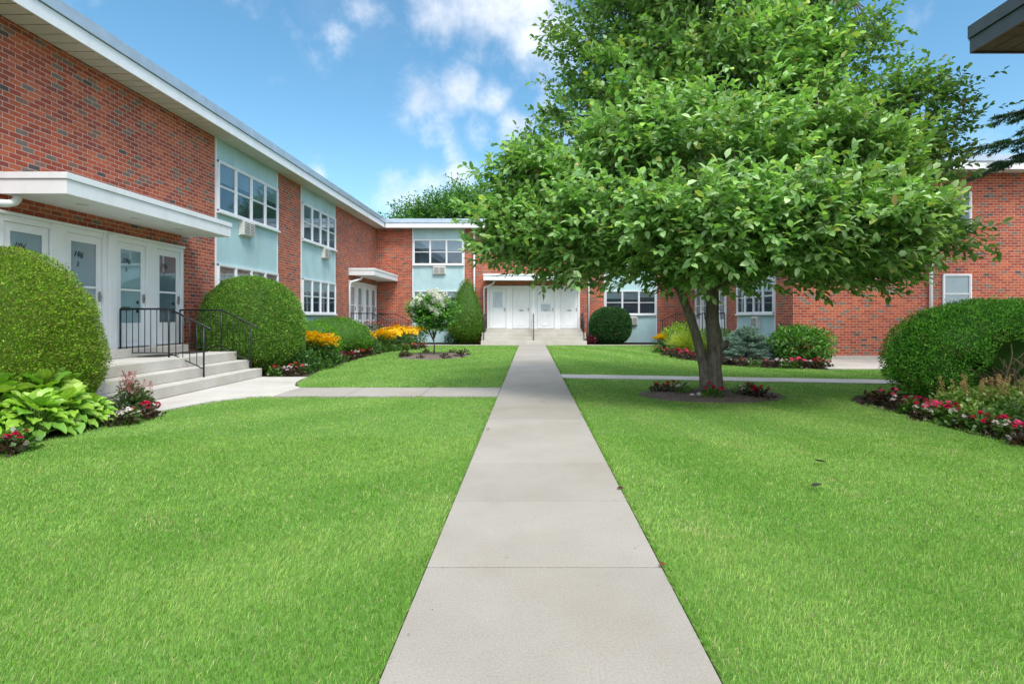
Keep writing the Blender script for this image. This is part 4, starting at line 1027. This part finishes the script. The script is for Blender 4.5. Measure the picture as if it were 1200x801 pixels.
susans([(-6.2, 21.8, .95, 78), (-5.95, 22.5, .9, 78), (-6.0, 23.3, .95, 78), (-5.7, 22.9, .85, 78), (-5.75, 24.0, 1.0, 78), (-5.6, 24.9, .95, 78), (-5.3, 25.3, 1.0, 78), (-6.1, 24.6, 1.0, 78), (-5.9, 25.6, 1.05, 78), (-5.45, 26.2, 1.0, 78), (-5.0, 26.0, 1.0, 78)], 'yellow coneflowers in the far left bed', '%s going away along the far left bed')
susans([(5.05, 22.4, .8, 78), (5.35, 22.9, .85, 78)], 'yellow coneflowers in the right bed', '%s at the left end of the right bed')

# hostas
def hosta(x, y, s, label, cols):
    o = empty('hosta', (x, y, -.03), rnd.uniform(0, 6.28), label, 'plant', 'hostas in front of the large left hedge'); o.scale = (s, s, s * 1.22)
    nm = NM(); stm = MB(); n = 58
    for i in range(n):
        t = (i + .5) / n; a = i * 2.399; tilt = .3 + 1.35 * t; r_ = .05 + .30 * t; z = .42 - .30 * t ** 1.3 + rnd.uniform(-.03, .03)
        p = np.array([r_ * math.cos(a), r_ * math.sin(a), z]); d = np.array([math.cos(a) * math.sin(tilt), math.sin(a) * math.sin(tilt), math.cos(tilt) * .8 - .30])
        nn = np.array([math.cos(a) * (.15 + .9 * t), math.sin(a) * (.15 + .9 * t) - .25, .9])
        Lf = rnd.uniform(.17, .25)
        # broad leaf from a 7x5 grid, cupped, with a pointed tip
        d = d / np.linalg.norm(d); sd = np.cross(nn, d); sd /= np.linalg.norm(sd); up = np.cross(d, sd)
        U_ = np.linspace(0, 1, 7); V = []
        for u in U_:
            wdt = .40 * Lf * math.sin(math.pi * min(1, u ** .72)) ** .8 if 0 < u < 1 else .004
            for v in (-1, -.5, 0, .5, 1):
                V.append(p + d * u * Lf + sd * v * wdt * 1.0 + up * (abs(v) * .10 * Lf - .38 * Lf * u * u * .8 + .012 * math.sin(u * 14 + v * 3)))
        F = [(a_ * 5 + b_, (a_ + 1) * 5 + b_, (a_ + 1) * 5 + b_ + 1, a_ * 5 + b_ + 1) for a_ in range(6) for b_ in range(4)]
        c = np.array(cols[rnd.randrange(len(cols))]) * rnd.uniform(.85, 1.2); C = np.tile(c, (35, 1)); C *= np.array([1 + .10 * math.cos(k * math.pi) for k in range(5)] * 7)[:, None]
        nm.add(V, F, C); stm.tube([(0, 0, 0), tuple(p * [.5, .5, .6]), tuple(p)], [.006, .005, .004], 4, cap=False)
    nm.build('foliage', M['hosta'], o, smooth=True); stm.build('stalks', M['stalk'], o)
M['stalk'] = simple('green_stalk', (.12, .22, .05), .5)
HC = [(.26, .49, .045), (.33, .55, .07), (.42, .60, .12), (.19, .40, .06)]
hs_ = [(-6.1, 6.4, 1.1, 'leftmost front hosta with big lime leaves'), (-5.62, 6.45, .82, 'front hosta beside the red begonias at the left edge'), (-5.95, 6.95, 1.1, 'second hosta behind the front one at left'), (-5.62, 6.9, .8, 'hosta on the lawn edge in the middle of the clump'), (-5.95, 7.2, .95, 'hosta against the foot of the large hedge'), (-5.62, 7.35, .55, 'rightmost hosta, nearest the pink plumes'), (-6.4, 6.75, 1.25, 'tallest hosta with upright leaves at the left edge'), (-6.3, 6.2, 1.0, 'hosta cut by the left edge of the picture'), (-5.95, 6.1, .8, 'small hosta low beside the red flower at left')]
for h in hs_: hosta(*h, HC)
# plumed plants
def plume_plant(name, x, y, label, lc, pc, np_, h, r=.2, group=None, s=1, cat='plant', nl=380):
    o = empty(name, (x, y, -.03), 0, label, cat, group); o.scale = (s, s, s)
    nm = mound_mesh(lc, r * 1.15, h * .85, nl * 2, .062, 'dia', .036); nm.build('foliage', M['hosta'], o)
    for q in range(np_):
        a = q * 2.4; rr = r * .7 * math.sqrt((q + .5) / np_); hh = h * rnd.uniform(.85, 1.15); nn = 130
        t = RG.random(nn); nm = NM(); wv = .03 * (1 - t) + .005
        P = np.stack([RG.normal(0, 1, nn) * wv, RG.normal(0, 1, nn) * wv, hh * .55 + t * hh * .5], 1); leaves(nm, P, rdir(nn) + [0, 0, .8], rdir(nn), .022, .009, pal(nn, pc))
        nm.add(np.array([(-.002, 0, 0), (.002, 0, 0), (.002, 0, hh * .6), (-.002, 0, hh * .6)]), np.array([(0, 1, 2, 3)]), np.full((4, 3), .08))
        p_ = nm.build('plume', M['petal'], o); p_.location = (rr * math.cos(a), rr * math.sin(a), 0); p_.rotation_euler = (rnd.uniform(-.2, .2), rnd.uniform(-.25, .25), 0)
LIME = [(.24, .42, .07), (.32, .50, .11), (.18, .34, .06), (.40, .52, .18)]
TANP = [(.62, .44, .18), (.70, .52, .24), (.52, .33, .14)]
for i, (px, py, s, np_, lb) in enumerate(((1120, 484, 1.0, 3, 'leftmost astilbe with pale tan plumes'), (1136, 484, 1.0, 4, 'second astilbe from the left, below the hedge hollow'), (1152, 486, 1.1, 4, 'middle astilbe with tan plumes before the bare hollow'), (1166, 488, 1.1, 4, 'fourth astilbe in the row, tan plumes'), (1180, 490, 1.15, 4, 'fifth astilbe in the row, lower plumes'), (1198, 490, 1.2, 2, 'lime leafy plant at the right edge with few plumes'), (1140, 496, .8, 0, 'low lime plant between the astilbes and the flowers'), (1188, 500, .95, 0, 'low green leafy plant near the right edge'), (1107, 482, .8, 0, 'small lime leafy plant left of the astilbes'))):
    x, y = G(px, py); plume_plant('astilbe', x, y, lb, LIME if i != 7 else GREENL, TANP, np_, .48, .26, 'leafy plants in the right hedge border', s)
x, y = G(150, 482); plume_plant('plumed_plant', x, y, 'wispy pink-plumed plant at the foot of the near steps', [(.06, .12, .03), (.09, .15, .05)], [(.42, .13, .12), (.5, .2, .18)], 7, .55, .2, None, 1.0)
x, y = G(165, 480); plume_plant('plumed_plant', x, y, 'smaller pink-plumed plant right of the other one', [(.06, .12, .03), (.09, .15, .05)], [(.42, .13, .12), (.5, .2, .18)], 5, .42, .16, None, 1.0)

# loose shrubs
def loose(name, x, y, r, h, n, L, Wd, cols, label, up=.4, mat='hosta', kind='dia', fl=None, nfl=0, dz=.0, stems=True):
    o = empty(name, (x, y, -.03), rnd.uniform(0, 6), label, 'shrub')
    nm = NM(); d = rdir(n); lump = (1 + .12 * snoise(d, 3, x))[:, None]; rr = RG.uniform(.55, 1.0, (n, 1)) * lump; P = d * rr * np.array([r, r, h / 2]) + [0, 0, h / 2 + dz]
    P[:, 2] = np.maximum(P[:, 2], .02)
    leaves(nm, P, nrm(d + RG.normal(0, .75, (n, 3)) + [0, 0, up * .4]), nrm(d * .6 + [0, 0, 1] + RG.normal(0, .5, (n, 3))), L * RG.uniform(.6, 1.25, n), Wd * RG.uniform(.7, 1.2, n), pal(n, cols), kind)
    nm.build('foliage', M[mat], o)
    m = MB()
    for q in range(9):
        a = q * 2.4; e = (r * .75 * math.cos(a), r * .75 * math.sin(a), h * rnd.uniform(.5, .9)); m.tube([(0, 0, 0), (e[0] * .4, e[1] * .4, e[2] * .5), e], [.02, .014, .006], 5)
    m.build('stems', M['bark'], o)
    if fl:
        for q in range(nfl):
            d = rdir(1)[0]; d[2] = abs(d[2]); f = bpy.data.objects.new('flower', FLW[fl]); link(f, o); f.location = tuple(d * np.array([r, r, h / 2]) + [0, 0, h / 2]); f.scale = (1.6,) * 3
    return o
loose('rhododendron', 7.72, 16.35, .88, 1.12, 4200, .13, .045, [(.08, .24, .03), (.12, .31, .04), (.17, .38, .06), (.05, .15, .025)], 'round leafy green shrub at the corner of the right wing', .5, kind='leaf6')
loose('rose_bush', -6.6, 23.6, .8, 1.15, 2600, .07, .045, [(.05, .11, .03), (.08, .15, .05), (.12, .12, .08)], 'loose grey-green bush with a few pink blooms by the far left steps', .4, fl='salmon', nfl=14)
loose('lime_shrub', 5.95, 22.3, .85, 1.15, 3000, .11, .035, [(.26, .46, .03), (.34, .52, .05), (.20, .38, .04)], 'bright lime shrub beside the yellow coneflowers in the right bed', .6)
loose('green_shrub', 6.65, 20.6, .8, 1.0, 3000, .10, .035, [(.10, .22, .04), (.13, .27, .06), (.08, .18, .05)], 'soft green shrub between the twin trunks and the blue spruce', .7)
loose('white_rose', 5.45, 21.6, .42, .75, 900, .06, .04, GREENL, 'small dark green bush with white blooms at the left of the right bed', .4, fl='white', nfl=4)
loose('green_perennial', -5.75, 14.3, .42, .55, 1500, .09, .04, [(.05, .14, .03), (.08, .19, .04), (.06, .16, .02)], 'low green perennial under the first yellow coneflowers', .4)
loose('green_perennial', -5.75, 15.6, .45, .6, 1500, .09, .04, [(.05, .14, .03), (.08, .19, .04), (.06, .16, .02)], 'second low green perennial below the yellow coneflowers', .4)
loose('green_perennial', -5.9, 20.9, .45, .55, 1100, .09, .04, GREENL, 'fresh green perennial before the far coneflowers', .4)
loose('green_perennial', -5.35, 24.4, .4, .6, 1000, .1, .04, GREENL, 'green perennial in front of the far end coneflowers', .4)
loose('green_perennial', -3.95, 28.5, .35, .6, 700, .1, .05, [(.04, .12, .06), (.06, .15, .08)], 'low blue-green plant at the left foot of the conical yew', .4)
loose('dark_coleus', 2.95, 28.0, .28, .45, 500, .1, .07, [(.12, .01, .025), (.07, .01, .02)], 'dark red leafy plant beside the boxwood and downspout', .4)
# grass tuft
def tuft(x, y, r, h, n, cols, label):
    o = empty('ornamental_grass', (x, y, -.03), 0, label, 'plant'); nm = NM(); a = RG.uniform(0, 6.283, n); q = RG.uniform(.05, 1, n); q = q * RG.uniform(.7, 1.15, n); h = h * RG.uniform(.6, 1.15, n); bc = pal(n, cols) * RG.uniform(.5, 1.1, (n, 1)); a2 = a + RG.normal(0, .5, n)
    for k in range(3):
        f0 = k / 3; ct = q * r * (f0 ** 1.4); P = np.stack([np.cos(a) * (ct + .05), np.sin(a) * (ct + .05), h * (1 - .35 * q) * (f0 * (1.6 - .6 * f0))], 1)
        D = np.stack([np.cos(a2) * q * (.3 + f0 * 1.2), np.sin(a2) * q * (.3 + f0 * 1.2), .9 - f0 * .9 + RG.normal(0, .15, n)], 1); leaves(nm, P, D, np.stack([-np.sin(a), np.cos(a), RG.uniform(-.5, 1, n)], 1), h * .5, .013, bc)
    nm.build('foliage', M['blade'], o); o['kind'] = 'thing'
tuft(5.55, 20.3, .8, .8, 900, [(.44, .58, .05), (.55, .66, .09), (.36, .50, .04)], 'bright yellow-green arching grass left of the twin trunks')
tuft(5.9, 19.2, .55, .6, 500, [(.25, .34, .05), (.30, .38, .06), (.20, .30, .04)], 'smaller yellow-green grass clump just behind the left trunk')
# blue spruce, low and layered
bs = empty('blue_spruce', (6.42, 17.0, 0), 0, 'low spreading blue spruce in front of the right wing bay', 'shrub')
nm = NM(); m = MB()
for i in range(210):
    t = rnd.random() ** .8; a = rnd.uniform(0, 6.283); z = .08 + .92 * t; L_ = (1.05 * (1 - t) ** .75 + .14) * rnd.uniform(.8, 1.05)
    e = np.array([math.cos(a) * L_, math.sin(a) * L_ * .9, z + .05]); b0 = np.array([0, 0, z * .75]); nn = int(70 + 150 * L_)
    m.tube([tuple(b0), tuple((b0 + e) / 2), tuple(e)], [.015, .01, .005], 4, cap=False)
    tt = RG.uniform(.35, 1, nn)[:, None]; P = b0 + (e - b0) * tt; sd = np.array([-math.sin(a), math.cos(a), 0]); P = P + sd * RG.normal(0, 1, (nn, 1)) * .11 * (1.15 - tt) + RG.normal(0, .018, (nn, 3))
    leaves(nm, P, nrm((e - b0) / L_ * .8 + sd * RG.normal(0, .8, (nn, 1)) + RG.normal(0, .4, (nn, 3)) + [0, 0, .2]), rdir(nn) + [0, 0, .8], .055, .015, pal(nn, [(.20, .34, .30), (.28, .42, .39), (.36, .48, .46), (.12, .22, .18)]))
nm.build('needles', M['hedge'], bs); m.build('branches', M['bark'], bs)
# hydrangea standard
hy = empty('hydrangea_tree', (-3.42, 20.2, 0), 0, 'small hydrangea tree topped with creamy white flower heads', 'tree')
HB = [(-3.42, 20.2, 1.32, .66, .55, .48), (-3.8, 20.2, 1.6, .38, .35, .30), (-3.05, 20.2, 1.55, .40, .35, .30), (-3.42, 20.1, .95, .35, .3, .3), (-3.4, 20.2, 1.8, .4, .4, .25)]
crown(hy, HB, 210, 6, 6, .12, (-3.42, 20.2), [(.07, .21, .04), (.10, .28, .05), (.14, .33, .06)], .09, .2, 'dia', 'leaf', .55, .7, .1, (-3.42, 20.2, 0))
m = MB(); m.tube([(0, 0, 0), (.02, 0, .3), (-.02, 0, .6)], [.03, .025, .022], 7)
for b in HB:
    for q in range(3): path_tube(m, (-.02, 0, .5), (b[0] + 3.42 + rnd.uniform(-.2, .2), b[1] - 20.2 + rnd.uniform(-.2, .2), b[2] + rnd.uniform(0, .2)), .015, .006, .2)
m.build('trunk', M['bark'], hy, smooth=True)
nm = NM(); nn = 260; t = RG.random(nn) ** 1.2; ww = .085 * (1 - t) ** .7; dd = rdir(nn); P = np.stack([dd[:, 0] * ww, dd[:, 1] * ww, t * .24], 1); leaves(nm, P, dd + [0, 0, .3], dd + [0, 0, .2], .032, .03, pal(nn, [(.90, .90, .84), (.93, .93, .90), (.84, .88, .70)])); HM = nm.mesh('flower_head', M['petal'])
for q in range(40):
    b = HB[rnd.choice([0, 0, 1, 1, 2, 2, 4, 4])]; d = rdir(1)[0]; d[2] = abs(d[2]) * .9 + .1; d[1] = -abs(d[1]) if rnd.random() < .7 else d[1]
    p = np.array(b[:3]) + d * np.array(b[3:6]) - np.array([-3.42, 20.2, 0]); f = bpy.data.objects.new('flower_head', HM); link(f, hy); f.location = tuple(p * [1.08, 1.08, 1.0]); f.rotation_euler = (-d[1] * .7, d[0] * .7, rnd.uniform(0, 6)); s_ = rnd.uniform(1.05, 1.55); f.scale = (s_, s_, s_)
# stones in the ring, fallen leaves
for px, py, s_, lb in ((811, 465, .045, 'small pale stone left of the trunk in the mulch'), (821, 464.5, .07, 'flat tan stone touching the foot of the trunk')):
    x, y = G(px, py); nm = NM(); nu, nv = 14, 8; V = []
    for i in range(nv + 1):
        for j in range(nu): ph = math.pi * i / nv; t = 2 * math.pi * j / nu; V.append((math.sin(ph) * math.cos(t), math.sin(ph) * math.sin(t), .5 * math.cos(ph)))
    V = np.array(V); V *= (1 + .12 * snoise(V, 2, px))[:, None]; F = [(i * nu + j, (i + 1) * nu + j, (i + 1) * nu + (j + 1) % nu, i * nu + (j + 1) % nu) for i in range(nv) for j in range(nu)]
    nm.add(V * s_, F, np.full((len(V), 3), 1.0)); o = nm.build('stone', M['concrete'] if s_ < .05 else M['soffit'], None, True); o.location = (x, y, .04); tag(o, lb, 'stone', 'stones in the magnolia ring')
def fallen(px, py, L, col, label, z=.012, az=0, curl=.3):
    x, y = G(px, py); nm = NM(); V = []
    for i, u in enumerate(np.linspace(0, 1, 6)):
        w_ = .28 * math.sin(math.pi * u) ** .8 + .01
        for v in (-1, 0, 1): V.append((u - .5, v * w_, curl * (abs(v) * .35 * w_ * 2 + .5 * (u - .5) ** 2)))
    V = np.array(V) * L; F = [(a * 3 + b, (a + 1) * 3 + b, (a + 1) * 3 + b + 1, a * 3 + b + 1) for a in range(5) for b in range(2)]
    nm.add(V, F, np.tile(col, (len(V), 1))); o = nm.build('fallen_leaf', M['petal'], None, True); o.location = (x, y, z); o.rotation_euler = (rnd.uniform(-.2, .2), rnd.uniform(-.2, .2), az); tag(o, label, 'leaf', 'fallen leaves')
fallen(957, 572, .10, (.05, .05, .04), 'dark curled leaf on the right lawn, nearer the camera', .02, .3, .8)
fallen(961, 543, .10, (.05, .07, .05), 'dark leaf on the right lawn, farther one', .02, -.4, .8)
fallen(776, 663, .05, (.22, .07, .03), 'reddish leaf at the right edge of the path by the joint', .012, .9)
fallen(727, 573, .06, (.09, .03, .03), 'small maroon leaf on the right edge of the path', .012, .2)
fallen(572, 503, .06, (.07, .05, .03), 'small brown leaf on the left edge of the path', .012, 1.2)
fallen(681, 485, .07, (.35, .36, .30), 'pale bit of leaf on the right path edge near the far lawn', .012, 1.0)
fallen(637, 471, .05, (.12, .10, .08), 'tiny brown leaf in the middle of the path', .012, .1)
# ------------------------------------------------------------ camera, light, world
cam = bpy.data.cameras.new('camera'); co_ = bpy.data.objects.new('camera', cam); COL.objects.link(co_)
co_.location = (0, 0, CAM_H); co_.rotation_euler = (R(90), 0, 0)
cam.sensor_fit = 'HORIZONTAL'; cam.sensor_width = 36; cam.lens = 36 * FPX / 1200
cam.shift_x = -22 / 1200; cam.shift_y = -29.5 / 1200; cam.clip_end = 3000; cam.clip_start = .05
sc.camera = co_
SD = Vector((.36, -.68, 1.12)).normalized(); elev = math.asin(SD.z); azim = math.atan2(SD.x, SD.y)
su = bpy.data.lights.new('sun', 'SUN'); su.energy = 1.0; su.angle = R(18); su.color = (1, .955, .88)
so = bpy.data.objects.new('sun', su); COL.objects.link(so); so.rotation_euler = SD.to_track_quat('Z', 'Y').to_euler()
wd = bpy.data.worlds.new('World'); sc.world = wd; wd.use_nodes = True; nt = wd.node_tree
bg = nt.nodes['Background']; bg.inputs[1].default_value = SKY_STRENGTH = .15
sky = N(nt, 'ShaderNodeTexSky', sky_type='NISHITA'); sky.sun_disc = False; sky.sun_elevation = elev; sky.sun_rotation = azim
sky.altitude = 0; sky.air_density = 1.0; sky.dust_density = .8; sky.ozone_density = 1.6
tc = N(nt, 'ShaderNodeTexCoord'); D = tc.outputs['Generated']
hs = N(nt, 'ShaderNodeHueSaturation'); hs.inputs['Saturation'].default_value = 1.2; hs.inputs['Hue'].default_value = .484; hs.inputs['Value'].default_value = .47
nt.links.new(sky.outputs[0], hs.inputs['Color'])
# clouds as noise on the direction, gathered in banks
clouds = [  # direction from photo, angular radius, weight
 (430, 12, .05, .9), (400, 50, .045, .8), (380, 70, .03, .5), (520, 15, .07, .9), (575, 18, .09, 1.0), (640, 30, .12, 1.15), (620, -50, .16, 1.1),
 (500, 118, .06, .95), (540, 112, .06, 1.1), (575, 118, .05, 1.0), (600, 150, .05, 1.1), (560, 150, .05, 1.0), (520, 150, .055, 1.0), (480, 140, .05, .6), (530, 175, .04, .8), (645, 110, .07, .7),
 (470, 235, .08, 1.2), (500, 215, .05, .9), (430, 262, .06, .9), (540, 205, .04, .9), (560, 260, .09, .9), (700, 200, .1, .6), (372, 205, .02, .8),
 (1078, 18, .035, .75), (1150, 200, .1, .6), (1250, 250, .14, .7), (60, 60, .0001, .1)]
acc = None
for (px, py, rad, wt) in clouds:
    d = Vector(((px - 622) / FPX, 1, (371 - py) / FPX)).normalized()
    vm = N(nt, 'ShaderNodeVectorMath', operation='DISTANCE'); nt.links.new(D, vm.inputs[0]); vm.inputs[1].default_value = d
    mr = N(nt, 'ShaderNodeMapRange', interpolation_type='SMOOTHSTEP'); nt.links.new(vm.outputs['Value'], mr.inputs[0])
    mr.inputs[1].default_value = rad * 1.25; mr.inputs[2].default_value = rad * .1; mr.inputs[3].default_value = 0; mr.inputs[4].default_value = wt
    acc = mr.outputs[0] if acc is None else mth(nt, 'MAXIMUM', acc, mr.outputs[0])
n_hi = noise(nt, D, 9.0, 9, .62); n_lo = noise(nt, D, 2.2, 5, .55)
dens = mth(nt, 'ADD', mth(nt, 'MULTIPLY', acc, .55), mth(nt, 'MULTIPLY', mth(nt, 'SUBTRACT', n_hi, .49), 1.9))
# unseen clouds overhead and behind the camera, added to lift the soft fill light
sz = N(nt, 'ShaderNodeSeparateXYZ'); nt.links.new(D, sz.inputs[0])
hi = N(nt, 'ShaderNodeMapRange', interpolation_type='SMOOTHSTEP'); nt.links.new(sz.outputs[2], hi.inputs[0]); hi.inputs[1].default_value = .62; hi.inputs[2].default_value = .8; hi.inputs[4].default_value = .66
bk = N(nt, 'ShaderNodeMapRange', interpolation_type='SMOOTHSTEP'); nt.links.new(sz.outputs[1], bk.inputs[0]); bk.inputs[1].default_value = .1; bk.inputs[2].default_value = -.4; bk.inputs[4].default_value = .66
gen = mth(nt, 'ADD', mth(nt, 'MAXIMUM', hi.outputs[0], bk.outputs[0]), mth(nt, 'MULTIPLY', mth(nt, 'SUBTRACT', n_lo, .5), 1.2))
dens = mth(nt, 'MAXIMUM', dens, gen)
cr = N(nt, 'ShaderNodeMapRange', interpolation_type='SMOOTHSTEP'); nt.links.new(dens, cr.inputs[0]); cr.inputs[1].default_value = .10; cr.inputs[2].default_value = .95; cr.inputs[4].default_value = .9
shn = noise(nt, D, 5.0, 4, .5); rc = ramp(nt, [(.35, (4.9, 5.2, 5.9)), (.65, (7.0, 7.1, 7.4))])
nt.links.new(shn, rc.inputs[0])
cm = N(nt, 'ShaderNodeVectorMath', operation='SCALE'); nt.links.new(rc.outputs[0], cm.inputs[0]); nt.links.new(mth(nt, 'ADD', .40, mth(nt, 'MULTIPLY', mth(nt, 'MAXIMUM', hi.outputs[0], bk.outputs[0]), .62)), cm.inputs['Scale'])  # unseen clouds scaled brighter than the visible banks for more ambient fill
mx = mixc(nt, cr.outputs[0], hs.outputs[0], cm.outputs[0])
nt.links.new(mx, bg.inputs[0])
vs = sc.view_settings; vs.view_transform = 'Standard'; vs.look = 'None'; vs.exposure = EXPO = 1.62; vs.gamma = 1; vs.use_curve_mapping = False
cy = sc.cycles if hasattr(sc, 'cycles') else None
sc.render.engine = 'CYCLES'; cy = sc.cycles
cy.max_bounces = 6; cy.diffuse_bounces = 3; cy.glossy_bounces = 3; cy.transmission_bounces = 4; cy.transparent_max_bounces = 8; cy.use_denoising = True
cy.use_adaptive_sampling = True; cy.adaptive_threshold = .015
cy.sample_clamp_indirect = 6
